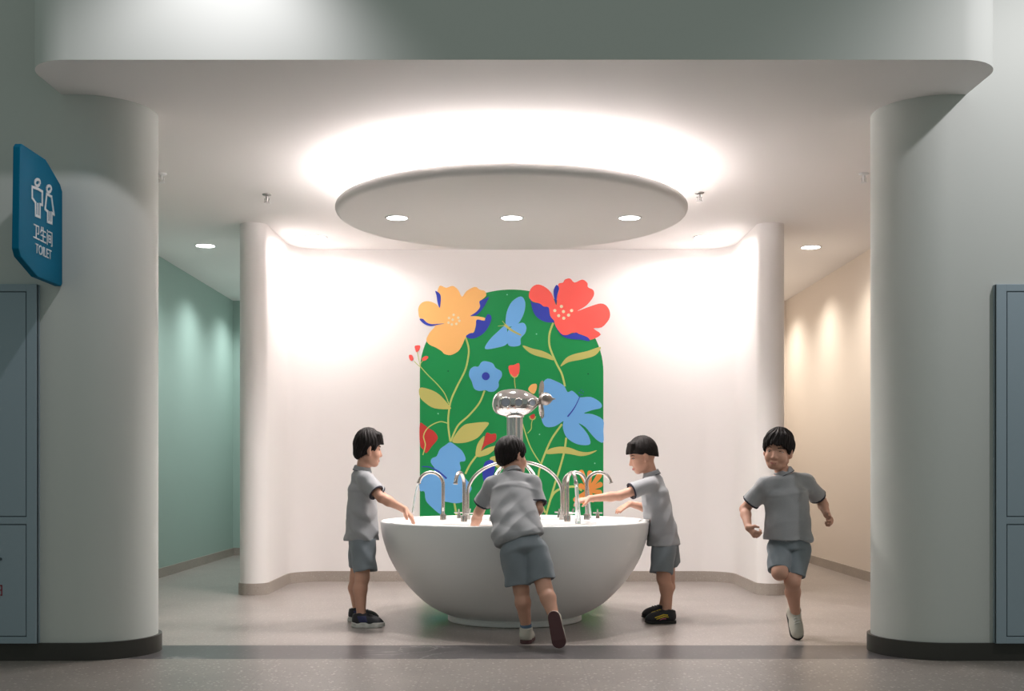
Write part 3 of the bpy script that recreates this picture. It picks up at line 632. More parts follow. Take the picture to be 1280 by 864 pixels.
class Grid:
    def __init__(s, lo, hi, h):
        s.lo = np.asarray(lo, float)-3*h; s.h = h
        s.n = np.ceil((np.asarray(hi)+3*h-s.lo)/h).astype(int)+1
        s.a = np.full(s.n, .3, np.float32)
    def sub(s, p, m):
        i0 = np.maximum(0, np.floor((p.lo-m-s.lo)/s.h).astype(int)); i1 = np.minimum(s.n, np.ceil((p.hi+m-s.lo)/s.h).astype(int)+1)
        if np.any(i1 <= i0): return None
        ax = [s.lo[k]+s.h*np.arange(i0[k], i1[k]) for k in range(3)]
        return tuple(slice(a, b) for a, b in zip(i0, i1)), ax[0][:, None, None], ax[1][None, :, None], ax[2][None, None, :]
    def add(s, p, k=.02):
        q = s.sub(p, k+3*s.h)
        if q is None: return
        sl, x, y, z = q; d = p.f(x, y, z); b = s.a[sl]; h = np.maximum(k-np.abs(b-d), 0)
        s.a[sl] = np.minimum(b, d)-h*h/(4*k)
    def carve(s, p, k=.006):
        q = s.sub(p, k+3*s.h)
        if q is None: return
        sl, x, y, z = q; d = -p.f(x, y, z); b = s.a[sl]; h = np.maximum(k-np.abs(b-d), 0)
        s.a[sl] = np.maximum(b, d)+h*h/(4*k)
    def axes(s):
        return [(s.lo[k]+s.h*np.arange(s.n[k])).reshape([-1 if j == k else 1 for j in range(3)]) for k in range(3)]
    def plane(s, pt, n):
        x, y, z = s.axes(); n = unit(n); s.a = np.maximum(s.a, ((x-pt[0])*n[0]+(y-pt[1])*n[1]+(z-pt[2])*n[2]).astype(np.float32))
    def disp(s, f): s.a = (s.a+f(*s.axes())).astype(np.float32)
    def at(s, p):
        i = np.clip(np.round((p-s.lo)/s.h).astype(int), 0, s.n-1); return s.a[tuple(i)]
    def march(s, p, d, lim=.2):          # first point inside, from p along d
        t = 0
        while t < lim:
            if s.at(p+d*t) < 0: return p+d*t
            t += .0012
        return p+d*lim*.5
    def mesh(s, relax=1):
        a = s.a; neg = a < 0
        c = [(i, j, k) for i in (0, 1) for j in (0, 1) for k in (0, 1)]
        sl = lambda o, arr: arr[o[0]:arr.shape[0]-1+o[0], o[1]:arr.shape[1]-1+o[1], o[2]:arr.shape[2]-1+o[2]]
        cnt = sum(sl(o, neg).astype(np.int8) for o in c)
        act = (cnt > 0) & (cnt < 8); idx = np.argwhere(act); N = len(idx)
        ids = np.full(act.shape, -1, np.int32); ids[act] = np.arange(N)
        val = np.stack([a[idx[:, 0]+o[0], idx[:, 1]+o[1], idx[:, 2]+o[2]] for o in c], 1)
        ps = np.zeros((N, 3)); ct = np.zeros(N)
        for i in range(8):
            for j in range(i+1, 8):
                if sum(abs(c[i][q]-c[j][q]) for q in range(3)) != 1: continue
                va, vb = val[:, i], val[:, j]; m = (va < 0) != (vb < 0); t = np.where(m, va/np.where(m, va-vb, 1), 0)
                ps += m[:, None]*(np.array(c[i])+t[:, None]*(np.array(c[j])-np.array(c[i]))); ct += m
        V = s.lo+s.h*(idx+ps/ct[:, None])
        Q = []
        for ax in range(3):
            o = [0, 0, 0]; o[ax] = 1
            n0 = neg[tuple(slice(0, -1) if k == ax else slice(None) for k in range(3))]; n1 = neg[tuple(slice(1, None) if k == ax else slice(None) for k in range(3))]
            e = np.argwhere(n0 != n1); b, g = [k for k in range(3) if k != ax]
            e = e[(e[:, b] > 0) & (e[:, g] > 0) & (e[:, b] < act.shape[b]) & (e[:, g] < act.shape[g])]
            def cell(db, dg):
                q = e.copy(); q[:, b] += db; q[:, g] += dg; return ids[q[:, 0], q[:, 1], q[:, 2]]
            q = np.stack([cell(-1, -1), cell(0, -1), cell(0, 0), cell(-1, 0)], 1)
            inside = n0[e[:, 0], e[:, 1], e[:, 2]]
            flip = ~inside if ax != 1 else inside
            q[flip] = q[flip][:, ::-1]; Q.append(q)
        Q = np.concatenate(Q); Q = Q[(Q >= 0).all(1)]
        for _ in range(relax):
            S = np.zeros_like(V); n = np.zeros(len(V))
            for i in range(4):
                np.add.at(S, Q[:, i], V[Q[:, (i+1) % 4]]+V[Q[:, i-1]]); np.add.at(n, Q[:, i], 2)
            V = V*.5+.5*S/np.maximum(n, 1)[:, None]
        return V, Q
def put(name, g, mats, parent, relax=1, fm=None, label=None):
    V, Q = g.mesh(relax); me = bpy.data.meshes.new(name)
    W = (V-root_loc(parent)).astype(np.float32)
    me.vertices.add(len(W)); me.vertices.foreach_set('co', W.ravel())
    me.loops.add(Q.size); me.loops.foreach_set('vertex_index', Q.astype(np.int32).ravel())
    me.polygons.add(len(Q)); me.polygons.foreach_set('loop_start', np.arange(0, Q.size, 4, dtype=np.int32)); me.polygons.foreach_set('loop_total', np.full(len(Q), 4, np.int32))
    if fm is not None: me.polygons.foreach_set('material_index', fm(V[Q].mean(1)).astype(np.int32))
    me.polygons.foreach_set('use_smooth', np.ones(len(Q), bool)); me.update(); me.validate()
    o = link(name, me, mats, parent)
    if label: o['label'] = label
    return o
def grid_for(prims, h): return Grid(np.min([p.lo for p in prims], 0), np.max([p.hi for p in prims], 0), h)

skin = mat('skin', lin((200, 152, 130)), .5, noise=.05, nscale=25, spec=.35)
lip_m = mat('lip', lin((176, 104, 96)), .45); brow_m = mat('eyebrow', lin((40, 30, 26)), .7)
eye_m = mat('eye_white', lin((196, 186, 180)), .2); iris_m = mat('iris', lin((30, 20, 15)), .15)
hair_m = mat('black_hair', lin((24, 18, 17)), .62, bump=.35, bscale=160, spec=.2)
shirt_m = mat('grey_melange_shirt', lin((158, 159, 162)), .85, noise=.10, nscale=330, bump=.25, bscale=420, spec=.15, sheen=.15)
short_m = mat('grey_blue_shorts', lin((126, 134, 140)), .85, noise=.08, nscale=330, bump=.25, bscale=420, spec=.15, sheen=.15)
navy_m = mat('navy_trim', lin((38, 38, 52)), .8)

def boy(root, S):
    sc = S.get('hs', 1.07)
    hc = S['head']; fw = unit(S['fwd']); up0 = A_(*S.get('up', (0, 0, 1))); R = unit(np.cross(fw, up0)); U = np.cross(R, fw); ax = (R, fw, U)
    fz = S.get('fz', .94)
    H = lambda r, f, u: hc+sc*(r*R+f*fz*fw+u*1.05*U)
    Hr = lambda a, b, c: (a*sc, b*sc*fz, c*sc*1.05)
    sh, el, wr = S['sh'], S['el'], S['wr']; hip, kn, an = S['hip'], S['kn'], S['an']
    side = unit(sh[1]-sh[0]); sideh = unit(hip[1]-hip[0]); pel, che, nec = S['pel'], S['che'], S['nec']
    # ---- body
    B = []
    B.append((econe(pel, che, side, .098, .078, .112, .078, .06), .03))
    B.append((rcone(nec-(nec-che)*.25, sh[0], .045, .036), .03)); B.append((rcone(nec-(nec-che)*.25, sh[1], .045, .036), .03))
    B.append((rcone(nec-unit(nec-che)*.02, H(0, -.02, -.055), .043, .040), .025))
    for i in (0, 1):
        B.append((rcone(sh[i], el[i], .037, .029), .02))
        m = el[i]*.7+wr[i]*.3
        B.append((rcone(el[i], m, .029, .030), .015)); B.append((rcone(m, wr[i], .030, .0205), .015))
        B.append((rcone(hip[i], kn[i], .066, .044), .03))
        bk = S['calf'][i]; cpt = kn[i]*.68+an[i]*.32+bk*.012
        B.append((rcone(kn[i], cpt, .041, .043), .02)); B.append((rcone(cpt, an[i], .043, .0275), .02))
        ft = S['foot'][i]; B.append((rcone(an[i], an[i]+ft[0]*.075-ft[1]*.045, .026, .02), .01)); B.append((rcone(an[i], an[i]-ft[0]*.018-ft[1]*.042, .026, .022), .01))
    # head
    B += [(ellip(H(0, -.014, .022), ax, Hr(.071, .088, .080)), .02), (ellip(H(0, .026, -.030), ax, Hr(.058, .058, .066)), .02),
          (rcone(H(0, .02, -.062), H(0, .060, -.079), .036*sc, .0190*sc), .02)]
    for s in (-1, 1):
        B.append((ellip(H(s*.034, .050, -.036), ax, Hr(.026, .028, .028)), .015))
        B.append((rcone(H(s*.045, .0, -.055), H(s*.022, .058, -.078), .02*sc, .017*sc), .02))
    nose = [(rcone(H(0, .079, -.004), H(0, .0925, -.028), .007*sc, .0100*sc), .010), (ellip(H(.010, .083, -.033), ax, Hr(.0075, .009, .0065)), .006), (ellip(H(-.010, .083, -.033), ax, Hr(.0075, .009, .0065)), .006)]
    lips = [(ellip(H(0, .080, -.0555), ax, Hr(.021, .0105, .006)), .006), (ellip(H(0, .079, -.0655), ax, Hr(.017, .0105, .0065)), .006)]
    ears = []
    for s in (-1, 1):
        ears.append((ellip(H(s*.0730, -.012, -.012), (unit(R*s*.85-fw*.5), unit(fw*.85+R*s*.5), U), Hr(.0070, .017, .026)), .006))
        ears.append((ellip(H(s*.070, -.002, -.030), ax, Hr(.009, .010, .012)), .008))
    # hands
    hands = []
    for i in (0, 1):
        d, n, cu = unit(S['hd'][i][0]), S['hd'][i][1], S['hd'][i][2]; n = unit(A_(*n)-d*(A_(*n)@d)); l = np.cross(n, d)*S['hd'][i][3]
        w = wr[i]; kz = w+d*.060
        hands.append((econe(w, kz, l, .020, .0150, .0305, .0125, .012), .012))
        for k, (off, ln) in enumerate(zip((.0235, .0080, -.0080, -.0230), (.050, .056, .052, .041))):
            p = w+d*(.060-.004*abs(k-1.2))+l*off; a = cu*.55+.05*k*cu; spread = l*off*S['hd'][i][4] if len(S['hd'][i]) > 4 else l*off*.25
            for q, (fr, r0, r1) in enumerate(((.45, .0080, .0074), (.30, .0074, .0068), (.25, .0068, .0056))):
                dd = unit(d*math.cos(a)+n*math.sin(a)+spread*6*(q == 0)); e = p+dd*ln*fr*1.08; hands.append((rcone(p, e, r0, r1), .004)); p = e; a += cu
        p = w+d*.014+l*.020; e = p+unit(d*.62+l*.70+n*.3)*.034; hands.append((rcone(p, e, .0115, .0088), .010)); e2 = e+unit(d*.86+l*.26+n*.38)*.026; hands.append((rcone(e, e2, .0086, .0066), .004))
    allp = [p for p, _ in B+nose+lips+ears+hands]
    g = grid_for(allp, .0042)
    for p, k in B: g.add(p, k)
    for s in (-1, 1): g.carve(ellip(H(s*.031, .094, -.002), ax, Hr(.019, .016, .011)), .014)
    for p, k in nose+lips: g.add(p, k)
    g.carve(rcone(H(-.018, .0965, -.0605), H(.018, .0965, -.0605), .004*sc, .004*sc), .004)
    for p, k in ears: g.add(p, k)
    for s in (-1, 1): g.carve(ellip(H(s*.0855, .0, -.008), ax, Hr(.009, .010, .016)), .006)
    for p, k in hands: g.add(p, k)
    put('body', g, skin, root, 1)
    # ---- eyes, brows, mouth
    for s in (-1, 1):
        p = g.march(H(s*.031, .14, -.003), -fw)-fw*.0066*sc
        ge = ellip(p, ax, (.0120*sc, .0085*sc, .0046*sc)); G2 = grid_for([ge], .0011); G2.add(ge, .001)
        cI = p+fw*.008*sc
        put('eye', G2, [eye_m, iris_m], root, 1, fm=lambda c: (((c-cI)@R)**2+((c-cI)@U)**2 < (.0056*sc)**2) & ((c-cI)@fw > -.006))
        lp_ = [g.march(H(s*q, .14, w_), -fw) for q, w_ in ((.019, .0005), (.027, .0040), (.035, .0035), (.043, -.0015))]
        G2 = grid_for([rcone(lp_[0], lp_[-1], .010, .010)], .0013)
        for q in range(3): G2.add(rcone(lp_[q], lp_[q+1], .0021, .0021), .002)
        put('eyelid', G2, brow_m, root, 1)
        bp = [g.march(H(s*q, .14, w_), -fw) for q, w_ in ((.015, .0185), (.026, .0205), (.037, .0190), (.047, .0140))]
        G2 = grid_for([rcone(bp[0], bp[-1], .012, .012)], .0016)
        for q in range(3): G2.add(rcone(bp[q], bp[q+1], .0030, .0026-.0004*q), .003)
        put('eyebrow', G2, brow_m, root, 1)
    lp = [g.march(H(q, .14, -.0605+abs(q)*S.get('smile', .12)), -fw)-fw*.0012 for q in (-.019, -.009, 0, .009, .019)]
    G2 = grid_for([rcone(lp[0], lp[-1], .014, .014)], .0014)
    for q in range(4): G2.add(rcone(lp[q]+U*.0020, lp[q+1]+U*.0020, .0030, .0030), .002); G2.add(rcone(lp[q]-U*.0035, lp[q+1]-U*.0035, .0032, .0032), .002)
    put('mouth', G2, lip_m, root, 1)
    # ---- hair
    vol = S.get('hair', .012); e1 = ellip(H(0, -.016, .024), ax, Hr(.071+vol, .088+vol, .080+vol*1.15)); e0 = ellip(H(0, 0, .02), ax, Hr(.10, .128, .112)); G = grid_for([e0], .0024); G.add(e1, .01)
    nap = ellip(H(0, -.060, -.030), ax, Hr(.052, .042, .045)); G.add(nap, .02)
    hl = S.get('hairline', (.086, .046, -.060, -.072))           # front f,u ; nape f,u
    pf, pn = H(0, hl[0], hl[1]), H(0, hl[2], hl[3]); nrm = unit(np.cross(R, pf-pn)); nrm = nrm if nrm@U < 0 else -nrm
    G.plane(pf, nrm)
    G.carve(ellip(H(0, .085, -.012), ax, Hr(.060, .050, .055)), .01)
    for s in (-1, 1):
        G.carve(ellip(H(s*.088, .004, -.024), ax, Hr(.022, .030, .040)), .008)
        if not S.get('shaved'): G.add(ellip(H(s*.067, .026, .004), ax, Hr(.007, .012, .020)), .008)
    if S.get('shaved'):
        for s in (-1, 1): G.carve(ellip(H(s*.094, -.01, -.035), ax, Hr(.026, .085, .052)), .01)
    if S.get('fringe'):
        for q in (-.042, -.022, 0, .022, .042): G.add(rcone(H(q, .052-q*q*5, .080), H(q*1.08, .092-q*q*11, .040), .018*sc, .007*sc), .016)
    sd = S.get('seed', 0); hr = S.get('rough', .0022)
    def hn(x, y, z):
        rr = ((x-hc[0])*R[0]+(y-hc[1])*R[1]+(z-hc[2])*R[2])/sc; ff = ((x-hc[0])*fw[0]+(y-hc[1])*fw[1]+(z-hc[2])*fw[2])/sc; uu = ((x-hc[0])*U[0]+(y-hc[1])*U[1]+(z-hc[2])*U[2])/sc
        az = np.arctan2(rr, ff+.03); el_ = np.arctan2(uu, np.sqrt(rr*rr+ff*ff))
        return hr*(np.sin(23*az+2.5*np.sin(4*el_+sd)+sd)*.5+np.sin(49*az+5*el_+2*np.sin(7*el_))*.5*np.cos(el_)+np.sin(9*el_+3*np.sin(5*az+sd))*.45)
    G.disp(hn); put('hair', G, hair_m, root, 1)
    # ---- shirt
    hem, hn_, hw, hd = S['hem'], unit(S['hemn']), S['hw'], S['hdp']
    T_ = [(econe(hem, che, side*.5+sideh*.5, hw, hd, .128, .090, .05), .03), (econe(che, nec-(nec-che)*.22, side, .126, .088, .085, .062, .03), .012)]
    sl = []
    for i in (0, 1):
        a = unit(el[i]-sh[i]); e = sh[i]+a*S.get('slv', .135); sl.append((a, e))
        T_.append((cut(rcone(sh[i]-a*.0+unit(nec-sh[i])*.012, e+a*.03, .047, S.get('slr', .056)), e, a), .028))
        T_.append((rcone(nec-(nec-che)*.18, sh[i], .050, .045), .03))
    g2 = grid_for([p for p, _ in T_], .0045)
    for p, k in T_: g2.add(p, k)
    g2.plane(hem, hn_)
    g2.plane(nec+unit(nec-che)*.010, unit(nec-che)*.9+unit(H(0,0,0)-nec)*.3)
    fa = S.get('fold', 1.0)
    def folds(x, y, z):
        tt = np.clip((che[2]+.05-z)/.35, 0, 1)
        u_ = (x-che[0])*side[0]+(y-che[1])*side[1]; w_ = -(x-che[0])*side[1]+(y-che[1])*side[0]
        f1 = np.sin(34*u_+20*w_+24*(z-che[2])+2.2*np.sin(11*z+sd)+sd); f2 = np.sin(-30*u_+26*w_+38*(z-che[2])+1.8*np.sin(13*u_+sd*2)+1); f3 = np.sin(62*(z-che[2])+26*u_*np.sin(sd+3*z)+10*w_)
        rg = lambda s_: 1-2*np.sqrt(s_*s_+.015)
        c1 = rg(np.sin(17*u_+13*w_+15*(z-che[2])+1.6*np.sin(9*z+sd)+sd)); c2 = rg(np.sin(-15*u_+12*w_+21*(z-che[2])+1.5*np.sin(10*u_+sd*2)+1))
        return fa*(.0022*f1*(.35+tt)+.0034*c1*(.3+.7*tt)-.0030*c2*(.3+.8*tt)+.0012*f3)
    g2.disp(folds)
    for a, e in sl: g2.carve(rcone(e-a*.018, e+a*.03, S.get('slr', .056)-.016, S.get('slr', .056)-.008), .004)
    zs_, rs_ = np.array([q[1] for q in op]+[.66]), np.array([q[0] for q in op]+[.893])       # the cloth is pressed flat by the basin rim
    def pressed(x, y, z): return np.maximum(np.sqrt((x-BC[0])**2+(y-BC[1])**2)-np.interp(z, zs_, rs_)-.007, z-.672)
    g2.carve(Prim(pressed, A_(BC[0]-1, BC[1]-1, 0), A_(BC[0]+1, BC[1]+1, .68)), .004)
    shirt = put('shirt', g2, shirt_m, root, 1)
    def band(g, name, pt, a, h0, h1, rad, m, infl=.0013):       # a trim that follows the cloth between two planes
        lo, hi = pt-rad-.02, pt+rad+.02
        i0 = np.maximum(0, np.floor((lo-g.lo)/g.h).astype(int)); i1 = np.minimum(g.n, np.ceil((hi-g.lo)/g.h).astype(int)+1)
        q = Grid(lo, hi, g.h); q.lo = g.lo+i0*g.h; q.n = i1-i0; q.a = g.a[i0[0]:i1[0], i0[1]:i1[1], i0[2]:i1[2]]-infl
        q.a = np.pad(q.a, 1, constant_values=.1); q.lo = q.lo-g.h; q.n = q.n+2
        x, y, z = q.axes(); h_ = (x-pt[0])*a[0]+(y-pt[1])*a[1]+(z-pt[2])*a[2]
        r_ = np.sqrt(np.maximum(0, (x-pt[0])**2+(y-pt[1])**2+(z-pt[2])**2-h_**2))
        q.a = np.maximum(np.maximum(q.a, r_-rad), np.maximum(h0-h_, h_-h1))
        if (q.a < 0).any(): put(name, q, m, shirt, 1)
    for a, e in sl: band(g2, 'sleeve_trim', e, a, -.011, .0025, S.get('slr', .056)+.016, navy_m)
    na = unit(H(0, -.02, -.055)-nec); b0 = nec+na*.004
    gC = grid_for([rcone(b0, b0+na*.04, .07, .07)], .003); gC.add(cut(rcone(b0-na*.02, b0+na*.036, .068, .053), b0+na*.034, na), .005)
    gC.carve(rcone(b0+na*.0, b0+na*.08, .047, .047), .003); gC.plane(b0+na*.0, -na)
    fwc = unit(np.cross(na, side)); fwc = fwc if fwc@S['front'] > 0 else -fwc
    gC.carve(rcone(b0+fwc*.075+na*.02, b0+fwc*.045+na*.05, .016, .022), .004)
    put('collar', gC, shirt_m, shirt, 1); band(gC, 'collar_trim', b0, na, .0015, .0065, .09, navy_m)
    # ---- shorts
    ws = S.get('waist', pel); L_ = [(econe(ws-unit(che-pel)*.03, ws+unit(che-pel)*.05, sideh, .118, .092, .108, .088, .03), .03)]; hs_ = []
    for i in (0, 1):
        e = S['sho'][i]; a = unit(e-hip[i]); hs_.append((a, e)); L_.append((cut(rcone(hip[i], e+a*.03, S.get('hir', .084), S.get('shr', .078)), e, a*.8+A_(0, 0, -.2)), S.get('shk', .018)))
    g3 = grid_for([p for p, _ in L_], .0045)
    for p, k in L_: g3.add(p, k)
    g3.disp(lambda x, y, z: .0028*np.sin(42*x+30*y+20*z+2*np.sin(14*z+sd))+.0022*np.sin(-36*x+44*y+26*z+sd))
    g3.plane(hem+hn_*-.012, -hn_)
    for a, e in hs_: g3.carve(rcone(e-a*.03, e+a*.03, S.get('shr', .078)-.022, S.get('shr', .078)-.008), .004)
    put('shorts', g3, short_m, root, 1)
    # ---- shoes
    for i in (0, 1):
        f_, u_ = S['foot'][i]; r_ = np.cross(f_, u_); O = an[i]-u_*.078; K = S['shoe']; th = K.get('sole', .022)
        Q = lambda f, u, r=0: O+f_*f+u_*u+r_*r
        up_ = [(rcone(Q(-.022, .046), Q(.10, .036), .035, .031), .02), (econe(Q(.06, .030), Q(.115, .028), r_, .037, .022, .034, .020, .03), .02), (rcone(Q(-.014, .045), Q(-.016, .082), .036, .0375), .02), (rcone(Q(.02, .06), Q(.075, .045), .030, .028), .02)]
        gs = grid_for([p for p, _ in up_], .003)
        for p, k in up_: gs.add(p, k)
        gs.plane(Q(0, th*.7), -u_); gs.plane(Q(-.015, .093), unit(u_*.95-f_*.2))
        gs.carve(rcone(Q(-.010, .075), Q(-.004, .13), .0295, .031), .004)
        col, acc = K['col'], K['acc']
        sh_ = put('shoe', gs, col, root, 1)
        if K.get('panel'):
            f0, f1, u0, u1 = K['panel']; gp = Grid(gs.lo+3*gs.h, gs.lo+gs.h*(gs.n-4), gs.h); gp.lo, gp.n = gs.lo, gs.n; gp.a = gs.a-.0012
            x, y, z = gp.axes(); a1 = (x-O[0])*f_[0]+(y-O[1])*f_[1]+(z-O[2])*f_[2]; a2 = (x-O[0])*u_[0]+(y-O[1])*u_[1]+(z-O[2])*u_[2]; a1 = a1+.35*(a2-.05)
            gp.a = np.maximum(gp.a, np.maximum(np.maximum(f0-a1, a1-f1), np.maximum(u0-a2, a2-u1))).astype(np.float32); put('side_panel', gp, acc, sh_, 1)
        for ln, lm in K.get('stripes', ()):
            for sd_ in (-1, 1):
                pts = [gs.march(Q(f, u, .07*sd_), -r_*sd_, .07) for f, u in ln]
                gt = grid_for([rcone(p_, p_, .006, .006) for p_ in pts], .0016)
                for q in range(len(pts)-1): gt.add(rcone(pts[q], pts[q+1], .0036, .0036), .002)
                put('side_stripe', gt, lm, sh_, 1)
        cs = [(rcone(Q(-.026, 0), Q(.108, 0), .035+K.get('wide', 0), .040+K.get('wide', 0)), .01)]
        gq = grid_for([cs[0][0]], .003)
        x, y, z = gq.axes(); px, py, pz = x-O[0], y-O[1], z-O[2]
        ff = px*f_[0]+py*f_[1]+pz*f_[2]; uu = px*u_[0]+py*u_[1]+pz*u_[2]; rr = px*r_[0]+py*r_[1]+pz*r_[2]
        t_ = np.clip((ff+.026)/.134, 0, 1); d2 = np.sqrt((ff+.026-t_*.134)**2+rr**2)-(.034+.006*t_+K.get('wide', 0))
        toe = .010*np.clip((ff-.10)/.04, 0, 1)
        if K.get('chunk'): d2 = d2+.0028*np.tanh(5*np.sin(ff*105))*np.clip((th*.7-uu)/.004, 0, 1)
        gq.a = np.maximum(d2, np.maximum(toe*.6-uu, uu-th)).astype(np.float32)
        put('sole', gq, [K['solem']], sh_, 1)
        lc = [(rcone(Q(f, u, -.019), Q(f-.006, u+.001, .019), .0032, .0032), .002) for f, u in ((.045, .083), (.06, .077), (.074, .071))]
        gl = grid_for([p for p, _ in lc], .0018)
        for (f, u) in ((.038, .0), (.054, .0), (.070, .0)):
            pts = [gs.march(Q(f+.004*q, .14, q*.017), -u_, .14) for q in (-1, -.4, .4, 1)]
            for q in range(3): gl.add(rcone(pts[q], pts[q+1], .0034, .0034), .002)
        gl2 = grid_for([rcone(Q(.03, .02), Q(.08, .10), .05, .05)], .0018); gl2.a[:] = .3
        for (f, u) in ((.038, .0), (.054, .0), (.070, .0)):
            pts = [gs.march(Q(f+.004*q, .14, q*.017), -u_, .14) for q in (-1, -.4, .4, 1)]
            for q in range(3): gl2.add(rcone(pts[q], pts[q+1], .0034, .0034), .002)
        if (gl2.a < 0).any(): put('laces', gl2, K['lace'], sh_, 1)
        if K.get('sock'):
            ks = unit(kn[i]-an[i]); g5 = grid_for([rcone(an[i]-ks*.03, an[i]+ks*.05, .04, .04)], .003); g5.add(cut(rcone(an[i]-ks*.03, an[i]+ks*.05, .033, .034), an[i]+ks*K.get('sockh', .032), ks), .004)
            put('sock', g5, K['sock'], root, 1)

black = mat('black_shoe', lin((30, 30, 36)), .55); white = mat('white_sole', lin((205, 203, 198)), .55); navyp = mat('navy_shoe_panel', lin((40, 42, 84)), .5)
yel = mat('yellow_stripe', lin((214, 190, 50)), .5); pink = mat('pink_stripe', lin((200, 110, 130)), .5); blks = mat('black_sole', lin((24, 24, 24)), .6)
cream = mat('off_white_shoe', lin((196, 190, 178)), .6); maroon = mat('maroon_sole', lin((84, 52, 54)), .6); bluesock = mat('blue_sock', lin((92, 116, 142)), .85); grs = mat('pale_grey_shoe', lin((186, 182, 170)), .6); redl = mat('dark_red_lace', lin((110, 40, 42)), .7)

Zg = lambda v: A_(v[0], v[1], v[2])
def person(label, loc): return thing('person', label, 'person', loc, None)
# left boy, facing the basin from the left
fx = (unit((1, -.06, 0)), A_(0, 0, 1)); gnd = lambda px, d, off=.078: A_((px-640)*d/F, d, off)
r = person('boy standing at the left end of the basin in black shoes with white soles', (P(452, 0, 7.55)[0], 7.55, 0))
boy(r, dict(head=P(461, 560.5, 7.55), fwd=(.90, .30, -.17), fz=.84, hs=1.10, nec=P(452.5, 590, 7.55), che=P(453, 611, 7.555), pel=P(453, 668, 7.55),
    sh=[P(457, 598.5, 7.67), P(456, 599, 7.44)], el=[P(478, 621, 7.74), P(476.5, 622.5, 7.36)], wr=[P(504, 637, 7.66), P(506, 637, 7.42)],
    hd=[((.7, 0, -.7), (-.6, -.3, -.7), .25, -1), ((.68, .05, -.74), (-.74, .1, -.68), .28, 1)],
    hip=[P(452, 680, 7.615), P(453, 680, 7.485)], kn=[P(446, 722, 7.66), P(453, 722, 7.43)], an=[gnd(446.5, 7.68), gnd(451.5, 7.40)], calf=[A_(-1, 0, 0)]*2, foot=[fx, fx], front=A_(1, 0, 0),
    hem=P(452, 675, 7.55), hemn=(0, 0, -1), hw=.148, hdp=.110, sho=[P(449, 709, 7.645), P(456.5, 714.5, 7.442)], shr=.072, hairline=(.088, .050, -.062, -.070), fringe=True, hair=.011, seed=.4,
    shoe=dict(col=black, acc=navyp, panel=(-.012, .045, .036, .076), solem=white, sole=.034, wide=.002, chunk=1, lace=black)))
# middle boy, seen from behind, leaning over the rim
fC = unit((.12, 1, 0)); fr = unit((.20, -.08, -.95)); ur = unit(A_(.05, 1, .0)-fr*(A_(.05, 1, .0)@fr))
r = person('boy seen from behind leaning over the front of the basin, one heel lifted', (.07, 6.72, 0))
boy(r, dict(head=P(640.5, 570.5, 7.06), fwd=(.78, .58, -.20), up=(.0, .25, 1), hs=1.0, fz=1.0, nec=P(641, 594, 7.0), che=P(640, 616, 6.935), pel=P(655, 686, 6.735),
    sh=[P(614, 607, 6.97), P(667, 605, 6.97)], el=[P(598.5, 641, 7.05), P(673, 637, 6.90)], wr=[P(590, 667, 7.17), P(664, 646, 7.06)],
    hd=[((-.1, .5, -.85), (.5, .6, .2), .3, 1), ((-.3, .95, .1), (-.5, 0, -.85), .3, -1)],
    hip=[P(643, 692, 6.735), P(669, 691, 6.735)], kn=[P(651.5, 737, 6.72), P(681, 737, 6.65)], an=[A_(P(658, 0, 6.74)[0], 6.74, .078), P(694, 776.5, 6.52)], calf=[A_(0, -1, 0), A_(0, -.6, .6)],
    foot=[(fC, A_(0, 0, 1)), (fr, ur)], front=A_(0, 1, 0), hem=P(648.5, 676, 6.76), hemn=(.30, -.25, -1), hw=.155, hdp=.112, sho=[P(649, 731, 6.73), P(678, 726, 6.69)], shr=.082, hair=.014, rough=.0032, seed=1.7,
    hairline=(.086, .048, -.072, -.078), slv=.135, slr=.060, shoe=dict(col=cream, acc=grs, solem=maroon, sole=.022, lace=redl, sock=bluesock, sockh=.03)))
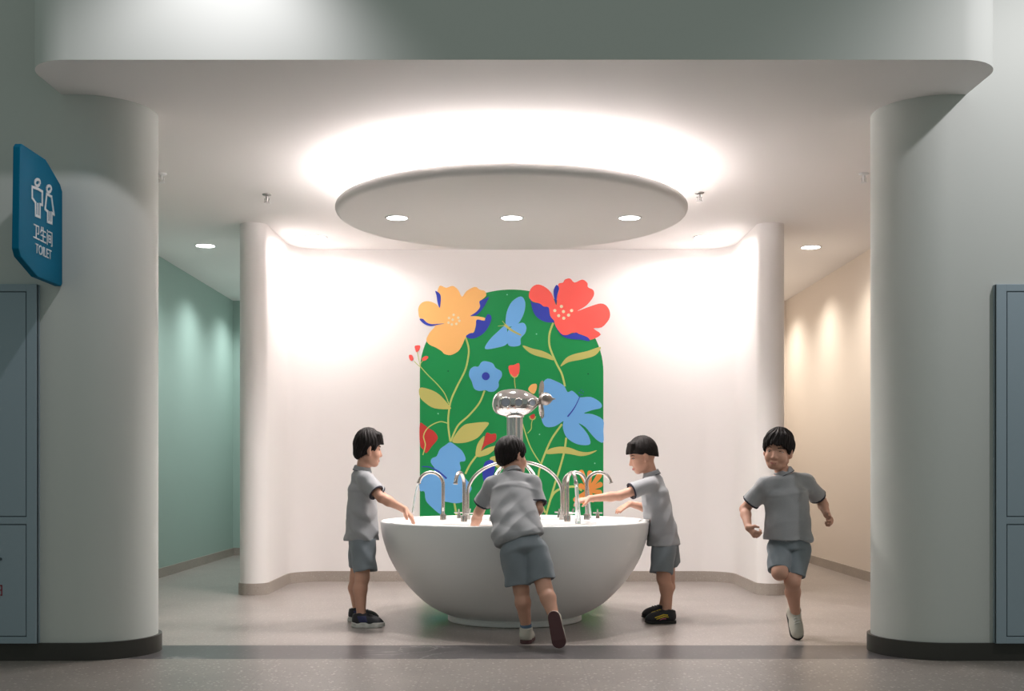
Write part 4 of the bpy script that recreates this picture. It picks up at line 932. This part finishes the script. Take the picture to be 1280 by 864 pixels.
# right boy, leaning in from the right
f3 = (unit((-1, -.05, 0)), A_(0, 0, 1))
r = person('boy in black and yellow shoes reaching in from the right end of the basin', (P(830, 0, 7.74)[0], 7.74, 0))
boy(r, dict(head=P(802.5, 569.5, 7.74), fwd=(-.93, -.05, -.33), hs=1.06, nec=P(815, 596, 7.745), che=P(818.5, 617, 7.75), pel=P(832, 672, 7.74),
    sh=[P(812, 606, 7.63), P(815, 606, 7.86)], el=[P(774.5, 620, 7.56), P(812, 636, 7.96)], wr=[P(737.5, 623.5, 7.55), P(788, 630, 7.92)],
    hd=[((-1, .0, -.18), (-.15, .35, -.9), .35, -1), ((-.85, -.1, -.42), (-.35, .2, -.9), .2, 1, .6)],
    hip=[P(830, 684, 7.68), P(833, 684, 7.80)], kn=[P(829.5, 723, 7.62), P(835, 722, 7.86)], an=[gnd(834, 7.59), gnd(829, 7.86)], calf=[A_(1, 0, 0)]*2, foot=[f3, f3], front=A_(-1, 0, 0),
    hem=P(830, 681, 7.74), hemn=(.05, 0, -1), hw=.150, hdp=.108, sho=[P(826.5, 717, 7.628), P(837, 706, 7.84)], shr=.074, hairline=(.086, .040, -.080, -.030), shaved=True, fringe=True, hair=.012, rough=.0012, seed=2.6, slv=.14, slr=.058,
    shoe=dict(col=black, acc=yel, stripes=[([(.005, .058), (.03, .060), (.06, .050), (.085, .042)], yel), ([(.0, .046), (.03, .048), (.055, .040), (.075, .032)], yel), ([(.015, .034), (.035, .035), (.055, .028)], pink)], solem=blks, sole=.02, lace=black)))
# running boy
t1 = unit((.05, -.62, -.78)); u1 = unit(A_(0, -.78, .62)-t1*(A_(0, -.78, .62)@t1)); t2 = unit((0, .35, -.9)); u2 = unit(A_(0, -.9, -.3)-t2*(A_(0, -.9, -.3)@t2))
r = person('boy running in front of the right corridor, arms swinging', (P(986, 0, 6.88)[0], 6.88, 0))
boy(r, dict(head=P(972.5, 562.5, 6.86), fwd=(-.42, -.88, -.14), hs=1.06, up=(.12, 0, 1), nec=P(981, 594.5, 6.89), che=P(983, 616, 6.895), pel=P(987, 678, 6.90),
    sh=[P(955.5, 607, 6.88), P(1008.5, 603, 6.93)], el=[P(931, 636.5, 6.95), P(1027, 627, 7.01)], wr=[P(935.5, 659.5, 6.83), P(1033.5, 643, 6.86)],
    hd=[((.45, -.55, -.6), (.9, .2, .2), 1.15, -1), ((.25, -.7, -.65), (-.9, -.1, -.2), 1.15, 1)],
    hip=[P(974.5, 687, 6.90), P(998, 687, 6.90)], kn=[P(974.5, 716, 6.745), P(990.5, 728, 6.79)], an=[P(978, 700, 7.03), A_(P(994, 0, 6.88)[0], 6.88, .158)], calf=[A_(0, .3, -1), A_(0, 1, 0)],
    foot=[(t2, u2), (t1, u1)], front=A_(-.3, -1, 0), hem=P(986, 675, 6.90), hemn=(-.06, 0, -1), hw=.142, hdp=.106, sho=[P(973.5, 714, 6.775), P(993.0, 721, 6.82)], shr=.061, hir=.074, shk=.007, hair=.015, rough=.0034, seed=3.3, hairline=(.088, .040, -.062, -.070), fringe=True,
    shoe=dict(col=grs, acc=cream, solem=blks, sole=.020, lace=white)))
